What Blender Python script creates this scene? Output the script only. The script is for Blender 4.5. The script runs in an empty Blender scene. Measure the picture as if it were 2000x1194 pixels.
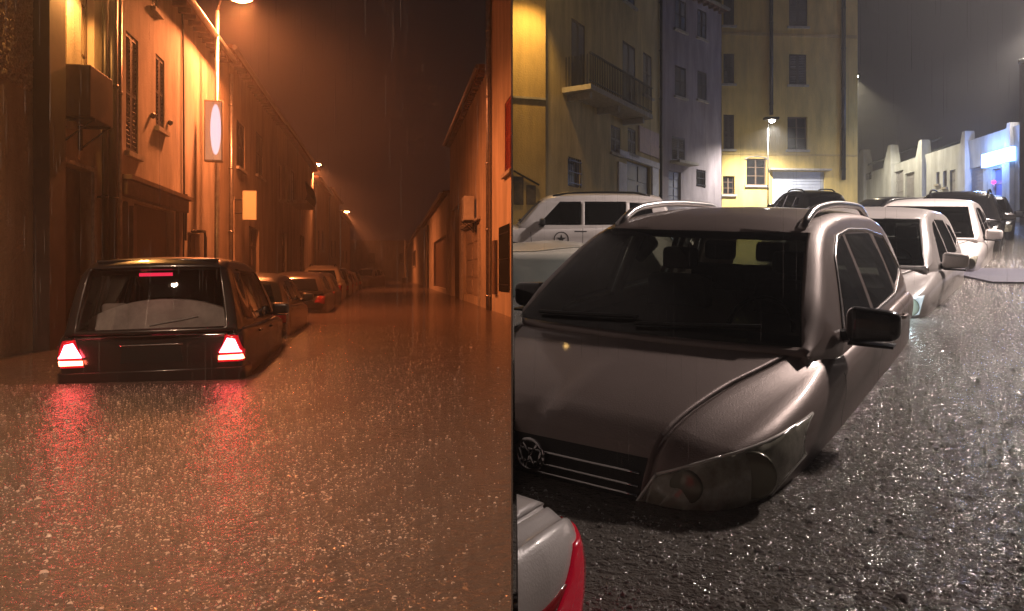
import bpy, bmesh, math, random
import numpy as np
from mathutils import Vector, Matrix, Euler

R = math.radians
random.seed(7)
SC = bpy.context.scene
COL = SC.collection

# ------------------------------------------------------------------ camera
F = 1450.0            # focal length in pixels of the 2000 px wide picture
CAMZ = 1.10           # eye height over the flood water
HOR = 535.0           # horizon row of the level street
cam = bpy.data.objects.new('camera', bpy.data.cameras.new('camera'))
COL.objects.link(cam)
cam.location = (0, 0, CAMZ)
cam.rotation_euler = (R(90), 0, 0)
cam.data.sensor_width = 36.0
cam.data.lens = 36.0 * F / 2000.0
cam.data.shift_y = -(597.0 - HOR) / 2000.0
cam.data.clip_start = 0.05
cam.data.clip_end = 600
SC.camera = cam

# ------------------------------------------------------------------ night sky
world = bpy.data.worlds.new('World')
SC.world = world
world.use_nodes = True
wn = world.node_tree.nodes['Background']
wn.inputs['Color'].default_value = (0.55, 0.46, 0.52, 1)
wn.inputs['Strength'].default_value = 0.010

SC.render.engine = 'CYCLES'
SC.view_settings.view_transform = 'Standard'
SC.view_settings.look = 'None'
SC.view_settings.gamma = 1
SC.view_settings.exposure = 0.0
SC.cycles.use_denoising = True
SC.cycles.max_bounces = 5
SC.cycles.diffuse_bounces = 2
SC.cycles.glossy_bounces = 3
SC.cycles.transmission_bounces = 3
SC.cycles.transparent_max_bounces = 10
SC.cycles.volume_bounces = 0
SC.cycles.sample_clamp_indirect = 4.0
SC.cycles.sample_clamp_direct = 0.0
SC.cycles.caustics_reflective = False
SC.cycles.caustics_refractive = False

SODIUM = (1.0, 0.255, 0.075)
AMBER = (1.0, 0.58, 0.17)
WHITE = (1.0, 0.90, 0.86)
TH = math.atan2(240.0, F)                # heading of the orange street
SLOPE = math.atan2(HOR - 385.0, F)       # rise of the grey street


# ------------------------------------------------------------------ small helpers
def mlink(name, bm, mat=None, parent=None, smooth=False):
    me = bpy.data.meshes.new(name)
    bm.to_mesh(me)
    bm.free()
    if smooth:
        me.polygons.foreach_set('use_smooth', [True] * len(me.polygons))
    o = bpy.data.objects.new(name, me)
    COL.objects.link(o)
    if mat:
        me.materials.append(mat)
    if parent:
        o.parent = parent
    return o


def thing(name, label, cat, M=None, group=None):
    o = bpy.data.objects.new(name, None)
    o.empty_display_size = 0.2
    COL.objects.link(o)
    if M is not None:
        o.matrix_basis = M
    return tag(o, label, cat, group)


def tag(o, label, cat, group=None):
    o['label'] = label
    o['category'] = cat
    if group:
        o['group'] = group
    return o


def struct(o):
    o['kind'] = 'structure'
    return o


def box(bm, x0, x1, y0, y1, z0, z1, M=None):
    vs = [bm.verts.new((x, y, z)) for x in (x0, x1) for y in (y0, y1) for z in (z0, z1)]
    for f in ((0, 1, 3, 2), (4, 6, 7, 5), (0, 4, 5, 1), (2, 3, 7, 6), (0, 2, 6, 4), (1, 5, 7, 3)):
        bm.faces.new([vs[i] for i in f])
    if M is not None:
        bmesh.ops.transform(bm, matrix=M, verts=vs)
    return vs


def bevel_box(x0, x1, y0, y1, z0, z1, b=0.02, seg=2):
    bm = bmesh.new()
    box(bm, x0, x1, y0, y1, z0, z1)
    bmesh.ops.recalc_face_normals(bm, faces=bm.faces)
    bmesh.ops.bevel(bm, geom=list(bm.edges), offset=b, segments=seg, affect='EDGES', profile=0.6)
    return bm


def tube(bm, pts, r, n=8, caps=True):
    pts = [Vector(p) for p in pts]
    rings = []
    for i, p in enumerate(pts):
        a = pts[max(0, i - 1)]
        b = pts[min(len(pts) - 1, i + 1)]
        d = (b - a).normalized()
        up = Vector((0, 0, 1)) if abs(d.z) < 0.9 else Vector((0, 1, 0))
        u = d.cross(up).normalized()
        v = d.cross(u)
        rr = r[i] if isinstance(r, (list, tuple)) else r
        rings.append([bm.verts.new(p + (u * math.cos(t) + v * math.sin(t)) * rr)
                      for t in [2 * math.pi * k / n for k in range(n)]])
    for a, b in zip(rings, rings[1:]):
        for k in range(n):
            bm.faces.new((a[k], a[(k + 1) % n], b[(k + 1) % n], b[k]))
    if caps:
        bm.faces.new(rings[0][::-1])
        bm.faces.new(rings[-1])


def lathe(bm, prof, n=20, M=None):
    rings = []
    for (r, z) in prof:
        rings.append([bm.verts.new((r * math.cos(2 * math.pi * k / n), r * math.sin(2 * math.pi * k / n), z)) for k in range(n)])
    for a, b in zip(rings, rings[1:]):
        for k in range(n):
            bm.faces.new((a[k], a[(k + 1) % n], b[(k + 1) % n], b[k]))
    bm.faces.new(rings[0][::-1])
    bm.faces.new(rings[-1])
    if M is not None:
        bmesh.ops.transform(bm, matrix=M, verts=[v for r in rings for v in r])


def clip_tree(root, sign):
    """cut a thing where the partition wall between the two streets stands (the plane x = 0)"""
    def walk(o):
        for c in list(o.children):
            walk(c)
        if o.type != 'MESH':
            return
        M = o.matrix_basis.copy()
        p = o.parent
        while p:
            M = p.matrix_basis @ M
            p = p.parent
        ws = [M @ Vector(c) for c in o.bound_box]
        if all(v.x * sign > 0.02 for v in ws):
            return
        bm = bmesh.new()
        bm.from_mesh(o.data)
        Mi = M.inverted()
        co = Mi @ Vector(((0.06 if o.modifiers else 0.012) * sign, 0, 0))
        no = (Mi.to_3x3() @ Vector((-sign, 0, 0))).normalized()
        bmesh.ops.bisect_plane(bm, geom=list(bm.verts) + list(bm.edges) + list(bm.faces), plane_co=co, plane_no=no, clear_outer=True)
        if not bm.faces:
            bm.free()
            if not o.children:
                bpy.data.objects.remove(o)
            return
        if o.data.users > 1:
            o.data = o.data.copy()
        bm.to_mesh(o.data)
        bm.free()
    walk(root)


# ------------------------------------------------------------------ materials
MATS = {}


def nodes_of(name):
    m = bpy.data.materials.new(name)
    m.use_nodes = True
    nt = m.node_tree
    return m, nt, nt.nodes['Principled BSDF']


def pmat(name, col, rough=0.5, metal=0.0, var=0.0, scale=6.0, bump=0.0, bscale=60.0, coat=0.0, spec=0.5, col2=None, stretch=None, detail=5.0):
    """principled surface with noise driven colour wear and fine relief"""
    if name in MATS:
        return MATS[name]
    m, nt, p = nodes_of(name)
    p.inputs['Roughness'].default_value = rough
    p.inputs['Metallic'].default_value = metal
    p.inputs['Specular IOR Level'].default_value = spec
    p.inputs['Coat Weight'].default_value = coat
    p.inputs['Coat Roughness'].default_value = 0.05
    c4 = (*col, 1)
    p.inputs['Base Color'].default_value = c4
    tc = nt.nodes.new('ShaderNodeTexCoord')
    src = tc.outputs['Object']
    if stretch:
        mp = nt.nodes.new('ShaderNodeMapping')
        mp.inputs['Scale'].default_value = stretch
        nt.links.new(src, mp.inputs['Vector'])
        src = mp.outputs['Vector']
    if var > 0 or col2:
        n = nt.nodes.new('ShaderNodeTexNoise')
        n.inputs['Scale'].default_value = scale
        n.inputs['Detail'].default_value = detail
        n.inputs['Roughness'].default_value = 0.65
        nt.links.new(src, n.inputs['Vector'])
        rp = nt.nodes.new('ShaderNodeValToRGB')
        rp.color_ramp.elements[0].position = 0.32
        rp.color_ramp.elements[1].position = 0.68
        a = col2 or tuple(max(0, c * (1 - var)) for c in col)
        b = tuple(min(1, c * (1 + var * 0.6)) for c in col) if not col2 else col
        rp.color_ramp.elements[0].color = (*a, 1)
        rp.color_ramp.elements[1].color = (*b, 1)
        nt.links.new(n.outputs['Fac'], rp.inputs['Fac'])
        nt.links.new(rp.outputs['Color'], p.inputs['Base Color'])
    if bump > 0:
        n2 = nt.nodes.new('ShaderNodeTexNoise')
        n2.inputs['Scale'].default_value = bscale
        n2.inputs['Detail'].default_value = 4
        nt.links.new(tc.outputs['Object'], n2.inputs['Vector'])
        b = nt.nodes.new('ShaderNodeBump')
        b.inputs['Strength'].default_value = 1.0
        b.inputs['Distance'].default_value = bump
        nt.links.new(n2.outputs['Fac'], b.inputs['Height'])
        nt.links.new(b.outputs['Normal'], p.inputs['Normal'])
    MATS[name] = m
    return m


def emat(name, col, strength, base=None):
    if name in MATS:
        return MATS[name]
    m, nt, p = nodes_of(name)
    p.inputs['Base Color'].default_value = (*(base or col), 1)
    p.inputs['Emission Color'].default_value = (*col, 1)
    p.inputs['Emission Strength'].default_value = strength
    p.inputs['Roughness'].default_value = 0.2
    MATS[name] = m
    return m


def glass(name, tint, refl=1.0, rough=0.02):
    if name in MATS:
        return MATS[name]
    m, nt, p = nodes_of(name)
    nt.nodes.remove(p)
    out = nt.nodes['Material Output']
    t = nt.nodes.new('ShaderNodeBsdfTransparent')
    t.inputs['Color'].default_value = (*tint, 1)
    g = nt.nodes.new('ShaderNodeBsdfGlossy')
    g.inputs['Roughness'].default_value = rough
    g.inputs['Color'].default_value = (refl, refl, refl, 1)
    fr = nt.nodes.new('ShaderNodeFresnel')
    fr.inputs['IOR'].default_value = 1.5
    mx = nt.nodes.new('ShaderNodeMixShader')
    nt.links.new(fr.outputs['Fac'], mx.inputs['Fac'])
    nt.links.new(t.outputs['BSDF'], mx.inputs[1])
    nt.links.new(g.outputs['BSDF'], mx.inputs[2])
    nt.links.new(mx.outputs['Shader'], out.inputs['Surface'])
    MATS[name] = m
    return m


def water_mat(name, col, rough, layers, spec=0.5):
    m, nt, p = nodes_of(name)
    p.inputs['Base Color'].default_value = (*col, 1)
    p.inputs['Roughness'].default_value = rough
    p.inputs['IOR'].default_value = 1.33
    p.inputs['Specular IOR Level'].default_value = spec
    tc = nt.nodes.new('ShaderNodeTexCoord')
    acc = None
    for (sc, amp, stretch, det) in layers:
        mp = nt.nodes.new('ShaderNodeMapping')
        mp.inputs['Scale'].default_value = stretch
        nt.links.new(tc.outputs['Object'], mp.inputs['Vector'])
        n = nt.nodes.new('ShaderNodeTexNoise')
        n.inputs['Scale'].default_value = sc
        n.inputs['Detail'].default_value = det
        n.inputs['Distortion'].default_value = 0.6
        nt.links.new(mp.outputs['Vector'], n.inputs['Vector'])
        k = nt.nodes.new('ShaderNodeMath')
        k.operation = 'MULTIPLY'
        k.inputs[1].default_value = amp
        nt.links.new(n.outputs['Fac'], k.inputs[0])
        if acc is None:
            acc = k
        else:
            s = nt.nodes.new('ShaderNodeMath')
            nt.links.new(acc.outputs[0], s.inputs[0])
            nt.links.new(k.outputs[0], s.inputs[1])
            acc = s
    b = nt.nodes.new('ShaderNodeBump')
    b.inputs['Strength'].default_value = 1.0
    b.inputs['Distance'].default_value = 1.0
    nt.links.new(acc.outputs[0], b.inputs['Height'])
    nt.links.new(b.outputs['Normal'], p.inputs['Normal'])
    return m


def plaster(name, col, var=0.28):
    var += .14
    return pmat(name, col, rough=0.85, var=var, scale=1.3, bump=0.012, bscale=22, stretch=(1.2, 1.2, 0.28), detail=9)


DARK = pmat('dark_metal', (0.03, 0.028, 0.026), 0.4, 0.6)
GALV = pmat('zinc', (0.35, 0.34, 0.33), 0.35, 0.8, var=0.25, scale=9)
RUBBER = pmat('rubber', (0.015, 0.015, 0.015), 0.7)
PLASTIC = pmat('black_plastic', (0.014, 0.014, 0.014), 0.35, bump=0.002, bscale=200)
CHROME = pmat('chrome', (0.75, 0.74, 0.74), 0.12, 1.0)
PANE = pmat('dark_pane', (0.012, 0.012, 0.014), 0.08, spec=0.6)
WOOD = pmat('old_timber', (0.10, 0.06, 0.035), 0.6, var=0.35, scale=5, stretch=(6, 6, 0.6))
SHUT = pmat('brown_shutter', (0.045, 0.03, 0.025), 0.55, var=0.3, scale=8)
STONE = pmat('sill_stone', (0.38, 0.35, 0.31), 0.8, var=0.3, scale=7, bump=0.006)
TILE = pmat('roof_tile', (0.16, 0.08, 0.055), 0.7, var=0.4, scale=4)
CONC = pmat('concrete', (0.3, 0.29, 0.28), 0.8, var=0.3, scale=3, bump=0.006)


# ------------------------------------------------------------------ placing things from the picture's geometry
def at(px, py, d):
    return Vector(((px - 1000.0) / F * d, d, CAMZ - (py - HOR) / F * d))


cT, sT = math.cos(TH), math.sin(TH)


def street(w, u, z=0.0):           # w metres right of the eye across the orange street, u metres along it
    return Vector((w * cT - u * sT, w * sT + u * cT, z))


def wall_u(px, w):                 # how far along a wall at offset w a given column lies
    k = (px - 1000.0) / F
    return w * (cT - k * sT) / (sT + k * cT)


def wall_z(px, py, w):
    u = wall_u(px, w)
    return CAMZ - (py - HOR) / F * (w * sT + u * cT)


TILT = Matrix.Rotation(SLOPE, 4, 'X')          # the grey street climbs away from the eye
HR = CAMZ * math.cos(SLOPE)


def slope_z(y):
    return y * math.tan(SLOPE)


# ------------------------------------------------------------------ flood water
def plane_obj(name, xs, ys, mat, M=None):
    bm = bmesh.new()
    g = [[bm.verts.new((x, y, 0)) for x in xs] for y in ys]
    for a, b in zip(g, g[1:]):
        for i in range(len(xs) - 1):
            bm.faces.new((a[i], a[i + 1], b[i + 1], b[i]))
    o = mlink(name, bm, mat)
    if M is not None:
        o.matrix_basis = M
    return struct(o)


ROT_ST = Matrix.Rotation(TH, 4, 'Z')
water_l = water_mat('brown_flood', (0.11, 0.083, 0.07), 0.09,
                    [(4.5, 0.028, (1, 1, 1), 2), (15.0, 0.022, (1, 1.3, 1), 3), (44.0, 0.0088, (1, 1.1, 1), 2)])
water_r = water_mat('grey_flood', (0.125, 0.114, 0.102), 0.075,
                    [(4.0, 0.028, (1, 1, 1), 2), (15.0, 0.021, (1, 1.3, 1), 3), (44.0, 0.010, (1, 1.2, 1), 2), (95.0, 0.003, (1, 1, 1), 2)])
plane_obj('flood_water', [-60, -20, 0], [-12, 0, 20, 60, 180], water_l)
plane_obj('flood_water', [0, 20, 90], [-12, 0, 20, 60, 140], water_r, TILT)

# added divider between the two streets, also keeping their light apart
bm = bmesh.new()
box(bm, -0.0015, 0.0015, 1.32, 75, -0.3, 15)
box(bm, -0.0015, 0.0015, -13, -0.22, -1.6, 15)  # unseen length behind the camera, added to block stray lamp light
part = mlink('added_partition', bm, pmat('grey_partition', (0.22, 0.20, 0.19), 0.9, var=0.2, scale=2))
struct(part)
bm = bmesh.new()
box(bm, -0.0015, 0.0015, 1.312, 1.3195, -0.3, 15)
mlink('edge_strip', bm, pmat('white_edge', (0.8, 0.8, 0.8), 0.6), part)


# ------------------------------------------------------------------ houses
def window(bms, root, x0, x1, z0, z1, kind, mats):
    """one window or door set in a wall opening; local frame: x along the wall, y into the house"""
    w, h = x1 - x0, z1 - z0
    fm = mats.get('frame', WOOD)
    if kind in ('window', 'shuttered', 'closed', 'open'):
        bm = bmesh.new()
        t = 0.06
        for a in ((x0, x0 + t, z0, z1), (x1 - t, x1, z0, z1), (x0 + t, x1 - t, z0, z0 + t), (x0 + t, x1 - t, z1 - t, z1),
                  ((x0 + x1) / 2 - t * .6, (x0 + x1) / 2 + t * .6, z0 + t, z1 - t)):
            box(bm, a[0], a[1], 0.11, 0.17, a[2], a[3])
        for k in (0.36, 0.68):
            box(bm, x0 + t, (x0 + x1) / 2 - t * .6, 0.12, 0.16, z0 + h * k - .018, z0 + h * k + .018)
            box(bm, (x0 + x1) / 2 + t * .6, x1 - t, 0.12, 0.16, z0 + h * k - .018, z0 + h * k + .018)
        wo = mlink('window', bm, fm, root)
        bm = bmesh.new()
        box(bm, x0 + t, x1 - t, 0.137, 0.145, z0 + t, z1 - t)
        mlink('pane', bm, mats.get('pane', PANE), wo)
        bm = bmesh.new()
        box(bm, x0 - 0.09, x1 + 0.09, -0.10, 0.10, z0 - 0.10, z0 - 0.003)
        mlink('sill', bm, STONE, wo)
        if kind in ('closed', 'open'):
            for s in (0, 1):
                bm = bmesh.new()
                hw = w / 2 - 0.01
                if kind == 'closed':
                    a0 = x0 + 0.004 if s == 0 else x0 + w / 2 + 0.006
                    ya, yb = 0.02, 0.06
                else:
                    a0 = x0 - hw - 0.02 if s == 0 else x1 + 0.02
                    ya, yb = -0.065, -0.025
                a1 = a0 + hw
                for q in ((a0, a0 + .06, z0 + .01, z1 - .01), (a1 - .06, a1, z0 + .01, z1 - .01), (a0 + .06, a1 - .06, z0 + .01, z0 + .09), (a0 + .06, a1 - .06, z1 - .09, z1 - .01), (a0 + .06, a1 - .06, z0 + h * .5 - .04, z0 + h * .5 + .04)):
                    box(bm, q[0], q[1], ya, yb, q[2], q[3])
                n = max(6, int(h / 0.09))
                for i in range(n):
                    zz = z0 + 0.1 + (h - 0.2) * (i + .5) / n
                    vs = box(bm, a0 + .06, a1 - .06, -0.012, 0.012, -0.032, 0.032)
                    bmesh.ops.transform(bm, matrix=Matrix.Translation((0, (ya + yb) / 2, zz)) @ Matrix.Rotation(R(35), 4, 'X'), verts=vs)
                mlink('shutter', bm, mats.get('shutter', SHUT), wo)
    elif kind == 'door':
        bm = bmesh.new()
        box(bm, x0, x1, 0.12, 0.18, z0, z1)
        n = 2 if w > 0.8 else 1
        for i in range(n):
            for j in range(4):
                a = x0 + w * (i + .12) / n
                b = x0 + w * (i + .88) / n
                box(bm, a, b, 0.09, 0.1205, z0 + h * (j + .1) / 4, z0 + h * (j + .9) / 4)
        d = mlink('door', bm, mats.get('door', WOOD), root)
        bm = bmesh.new()
        tube(bm, [(x0 + w * .52, .06, z0 + 1.0 if h > 1.4 else z0 + h / 2), (x0 + w * .52, .06, (z0 + 1.12) if h > 1.4 else z0 + h / 2 + .1)], .015, 6)
        mlink('handle', bm, GALV, d)
    elif kind == 'roller':
        bm = bmesh.new()
        n = max(5, int(h / 0.16))
        for i in range(n):
            za, zb = z0 + h * i / n, z0 + h * (i + 1) / n
            box(bm, x0, x1, 0.10 + 0.0, 0.15, za + .012, zb - .012)
        box(bm, x0, x1, 0.125, 0.16, z0, z1)
        mlink('roller_door', bm, mats.get('door', GALV), root)
    elif kind == 'barred':
        bm = bmesh.new()
        t = .05
        for a in ((x0, x0 + t, z0, z1), (x1 - t, x1, z0, z1), (x0 + t, x1 - t, z0, z0 + t), (x0 + t, x1 - t, z1 - t, z1)):
            box(bm, a[0], a[1], 0.11, 0.17, a[2], a[3])
        wo = mlink('window', bm, fm, root)
        bm = bmesh.new()
        box(bm, x0 + t, x1 - t, 0.137, 0.145, z0 + t, z1 - t)
        mlink('pane', bm, PANE, wo)
        n = max(3, int(w / 0.16))
        bm = bmesh.new()
        for i in range(n):
            xx = x0 + w * (i + .5) / n
            tube(bm, [(xx, -.03, z0 + .02), (xx, -.03, z1 - .02)], .014, 6)
        for k in (.12, .5, .88):
            box(bm, x0 + .002, x1 - .002, -.04, -.02, z0 + h * k - .015, z0 + h * k + .015)
        mlink('bars', bm, DARK, wo)
    elif kind == 'dark':
        bm = bmesh.new()
        box(bm, x0, x1, 0.17, 0.18, z0, z1)
        mlink('recess_panel', bm, mats.get('door', WOOD), root)


def house(label, p0, p1, z0, height, depth, wallmat, ops=(), mats=None, name='house', roofover=0.35, cat='house', reveal=0.18, roof=True, group=None):
    """front wall from p0 to p1 (seen with p0 on its left), openings (x0,x1,z0,z1,kind) in wall metres"""
    mats = mats or {}
    p0 = Vector((p0[0], p0[1], z0))
    p1 = Vector((p1[0], p1[1], z0))
    ex = (p1 - p0)
    Lw = ex.length
    ex.normalize()
    ez = Vector((0, 0, 1))
    ey = ez.cross(ex)
    M = Matrix((ex, ey, ez)).transposed().to_4x4()
    M.translation = p0
    root = thing(name, label, cat, M, group)
    ops = [o for o in ops if o[1] > o[0] and o[0] > 0.01 and o[1] < Lw - 0.01]
    cuts = sorted(set([0, Lw] + [v for o in ops for v in o[:2]]))
    # refine so vertical noise bump etc is fine; walls are plain quads
    zc = sorted(set([0, height] + [max(0, min(height, v)) for o in ops for v in o[2:4]]))
    bm = bmesh.new()

    def q(*pts):
        bm.faces.new([bm.verts.new(p) for p in pts])
    for a, b in zip(cuts, cuts[1:]):
        for c, d in zip(zc, zc[1:]):
            mx, mz = (a + b) / 2, (c + d) / 2
            if any(o[0] < mx < o[1] and o[2] < mz < o[3] for o in ops):
                continue
            q((a, 0, c), (b, 0, c), (b, 0, d), (a, 0, d))
    for o in ops:
        x0, x1, a, b = o[:4]
        a, b = max(0, a), min(height, b)
        r = reveal
        q((x0, 0, a), (x0, r, a), (x0, r, b), (x0, 0, b))
        q((x1, 0, b), (x1, r, b), (x1, r, a), (x1, 0, a))
        q((x0, 0, b), (x0, r, b), (x1, r, b), (x1, 0, b))
        q((x0, 0, a), (x1, 0, a), (x1, r, a), (x0, r, a))
    D = depth
    q((0, D, 0), (0, 0, 0), (0, 0, height), (0, D, height))
    q((Lw, 0, 0), (Lw, D, 0), (Lw, D, height), (Lw, 0, height))
    q((Lw, D, 0), (0, D, 0), (0, D, height), (Lw, D, height))
    q((0, 0, height), (Lw, 0, height), (Lw, D, height), (0, D, height))
    mlink('wall', bm, wallmat, root)
    for o in ops:
        window(None, root, o[0], o[1], max(0, o[2]), min(height, o[3]), o[4], o[5] if len(o) > 5 else mats)
    if roof:
        bm = bmesh.new()
        ov = roofover
        box(bm, -.02, Lw + .02, -ov, -.004, height - .02, height + .10)
        box(bm, -.02, Lw + .02, -.002, D, height + .004, height + .12)
        n = max(2, int(Lw / .45))
        for i in range(n):
            xx = Lw * (i + .5) / n
            box(bm, xx - .05, xx + .05, -ov + .05, -.004, height - .13, height - .022)
        mlink('roof', bm, TILE, root)
        bm = bmesh.new()
        tube(bm, [(0, -ov - .06, height + .02), (Lw, -ov - .06, height + .02)], .075, 8)
        mlink('gutter', bm, GALV, root)
    return root, Lw


def downpipe(root, x, z0, z1, r=.05, mat=GALV, y=-.09, name='downpipe'):
    bm = bmesh.new()
    tube(bm, [(x, y, z0), (x, y, z1)], r, 10)
    z = z0 + .5
    while z < z1:
        tube(bm, [(x, y, z), (x, y, z + .06)], r * 1.18, 10)
        box(bm, x - .02, x + .02, y, -.002, z + .01, z + .05)
        z += 2.0
    o = mlink(name, bm, mat, root, True)
    return o


def street_house(label, w, pxa, pxb, height, wallmat, pxops, mats=None, depth=5.0, side=-1, **kw):
    """a house of the orange street between two picture columns; openings as (col0, col1, row_top, row_bottom, kind)"""
    ua, ub = wall_u(pxa, w), wall_u(pxb, w)
    a, b = street(w, ua), street(w, ub)
    ops = []
    if side < 0:      # left row: p0 nearer
        p0, p1 = a, b
        for o in pxops:
            xa, xb = wall_u(o[0], w) - ua, wall_u(o[1], w) - ua
            pc = (o[0] + o[1]) / 2
            ops.append((xa, xb, wall_z(pc, o[3], w) + 0.3, wall_z(pc, o[2], w) + 0.3, *o[4:]))
    else:             # right row: seen with the far end on the left
        p0, p1 = a, b
        for o in pxops:
            xa, xb = ua - wall_u(o[0], w), ua - wall_u(o[1], w)
            pc = (o[0] + o[1]) / 2
            ops.append((xa, xb, wall_z(pc, o[3], w) + 0.3, wall_z(pc, o[2], w) + 0.3, *o[4:]))
    return house(label, p0, p1, -0.3, height + 0.3, depth, wallmat, ops, mats, **kw)


WL, WR = -5.0, 3.05
MA = plaster('ochre_plaster', (0.40, 0.33, 0.25))
MB_ = plaster('pale_plaster', (0.46, 0.40, 0.33))
MC = plaster('brown_plaster', (0.36, 0.29, 0.22))
MD = plaster('sand_plaster', (0.40, 0.34, 0.27))
MORANGE = plaster('warm_plaster', (0.48, 0.40, 0.30))

# ---- left row
hA, LA = street_house('plastered town house nearest on the orange street, with pebbled render and a dark gateway', WL, -1400, 214, 9.4, MA,
                      [(98, 131, -90, 232, 'window'), (159, 184, -90, 215, 'window'), (72, 178, 318, 700, 'dark')],
                      {'door': pmat('gate_timber', (0.055, 0.035, 0.024), .6, var=.4, scale=5), 'pane': pmat('curtained_pane', (0.34, 0.29, 0.21), .35, var=.45, scale=3, stretch=(5, 1, .15))})
uA = wall_u(-1400, WL)
xA = lambda px: wall_u(px, WL) - uA
zA = lambda px, py: wall_z(px, py, WL) + 0.3
# pebble dashed strip
bm = bmesh.new()
px0, px1 = xA(-60), xA(60)
pz0 = zA(40, 172)
nx, nz = 60, 140
rng = random.Random(3)
gv = [[bm.verts.new((px0 + (px1 - px0) * i / nx, -0.05 + (rng.random() * .035 if 0 < i < nx and 0 < j < nz else .048), pz0 + (9.0 - pz0) * j / nz)) for i in range(nx + 1)] for j in range(nz + 1)]
for a, b in zip(gv, gv[1:]):
    for i in range(nx):
        bm.faces.new((a[i], a[i + 1], b[i + 1], b[i]))
mlink('pebbled_render', bm, pmat('pebble', (0.42, 0.34, 0.26), .8, var=.5, scale=30), hA)
bm = bmesh.new()
box(bm, xA(64), xA(97), -.22, -.002, 0, 9.3)
mlink('pilaster', bm, pmat('dark_pilaster', (0.075, 0.05, 0.04), .8, var=.3, scale=2), hA)
for (pxa_, pxb_) in ((186, 190), (196, 207)):
    downpipe(hA, xA((pxa_ + pxb_) / 2), .2, 9.2, .05 if pxa_ < 190 else .10, DARK, y=-.14)
bm = bmesh.new()
box(bm, xA(178.5), xA(183), -.05, -.002, .2, zA(180, 325))
box(bm, xA(70), xA(178.4), -.05, -.002, zA(120, 316), zA(120, 308))
mlink('gate_surround', bm, STONE, hA)

hB, LB = street_house('tall pale plaster house with narrow shuttered windows behind the street lamp', WL, 214.5, 429, 7.5, MB_,
                      [(246, 270, 70, 300, 'closed'), (304, 321, 112, 252, 'closed'), (297, 309, -60, 20, 'closed'),
                       (232, 250, 392, 640, 'door'), (262, 340, 404, 640, 'dark'), (366, 390, 455, 640, 'door')])
uB = wall_u(214.5, WL)
xB = lambda px: wall_u(px, WL) - uB
zB = lambda px, py: wall_z(px, py, WL) + 0.3
bm = bmesh.new()
box(bm, xB(226), xB(352), -.20, -.002, zB(290, 398), zB(290, 372))
box(bm, xB(224), xB(354), -.30, -.002, zB(290, 371.5), zB(290, 364))
box(bm, xB(252), xB(259), -.08, -.002, .2, zB(260, 404))
box(bm, xB(343), xB(350), -.08, -.002, .2, zB(345, 404))
mlink('shop_fascia', bm, pmat('fascia_timber', (0.16, 0.11, 0.08), .6, var=.3, scale=4), hB)
downpipe(hB, xB(222), .2, 7.3, .055)
bm = bmesh.new()
tube(bm, [(xB(355), -.03, zB(355, 545)), (xB(355.5), -.05, zB(355, 400)), (xB(355), -.03, zB(355, 60)), (xB(352), -.03, zB(352, 0))], .022, 6)
tube(bm, [(xB(358), -.04, zB(358, 470)), (xB(358), -.06, zB(358, 380))], .045, 6)
mlink('cable', bm, DARK, hB)
for (q0, q1) in ((294, 226), (328, 240)):   # hooks for the shutters
    bm = bmesh.new()
    bmesh.ops.create_icosphere(bm, subdivisions=1, radius=.07, matrix=Matrix.Translation((xB(q0), -.05, zB(q0, q1))))
    mlink('shutter_stop', bm, DARK, hB)
bm = bmesh.new()
a_, b_ = xB(366), xB(392)
tube(bm, [(a_, -.12, zB(366, 452)), (b_ - .1, -.12, zB(390, 452)), (b_, -.12, zB(392, 464)), (b_, -.12, zB(392, 520))], .04, 8)
mlink('bent_pipe', bm, DARK, hB, True)

hC, LC = street_house('dark brown terraced house behind the small yellow sign box', WL, 430, 541, 7.9, MC,
                      [(447, 458, 380, 570, 'door'), (486, 506, 445, 600, 'door'), (462, 478, 240, 330, 'closed'), (500, 514, 262, 345, 'closed')])
uC = wall_u(430, WL)
downpipe(hC, wall_u(446, WL) - uC, .2, 7.7, .06)
hD, LD = street_house('terraced house with tall lit French windows and a rounded balcony', WL, 541.5, 612, 8.0, MD,
                      [(545, 551, 322, 392, 'window'), (556, 561, 322, 392, 'window'), (569, 578, 333, 395, 'window'), (550, 560, 455, 560, 'door'), (585, 594, 460, 560, 'door')],
                      {'pane': pmat('curtained_pane_2', (0.34, 0.28, 0.2), .4, var=.4, scale=3), 'frame': WOOD})
uD = wall_u(541.5, WL)
xD = lambda px: wall_u(px, WL) - uD
zD = lambda px, py: wall_z(px, py, WL) + 0.3
bm = bmesh.new()
za = zD(572, 398)
box(bm, xD(562), xD(582), -.9, -.002, za - .14, za)
bal = mlink('balcony', bm, STONE, hD)
bm = bmesh.new()
for i in range(22):
    xx = xD(562) + (xD(582) - xD(562)) * i / 21
    tube(bm, [(xx, -.86, za), (xx, -.98, za + .3), (xx, -.86, za + .9)], .03, 5)
box(bm, xD(562), xD(582), -.9, -.82, za + .9, za + .95)
mlink('railing', bm, DARK, bal)
for i, (pa, pb, hh, lab, mt) in enumerate(((612.5, 640, 7.6, 'plain terraced house beyond the balcony house, dim in the rain', MC), (640.5, 662, 8.2, 'pale terraced house by the farthest street lamp, its edge lit orange', MORANGE), (662.5, 684, 7.4, 'farthest terraced house on the left of the orange street', MC))):
    h_, l_ = street_house(lab, WL, pa, pb, hh, mt, [(pa + (pb - pa) * .3, pa + (pb - pa) * .42, 450 + i * 20, 490 + i * 12, 'closed'), (pa + (pb - pa) * .6, pa + (pb - pa) * .72, 450 + i * 20, 490 + i * 12, 'closed')])
    downpipe(h_, .4, .2, hh, .07)

# ---- right row of the orange street (cut where the partition stands)
RED = pmat('red_shutter', (0.26, 0.03, 0.02), .5, var=.25, scale=8)
uR0 = wall_u(1003, WR)


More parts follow.
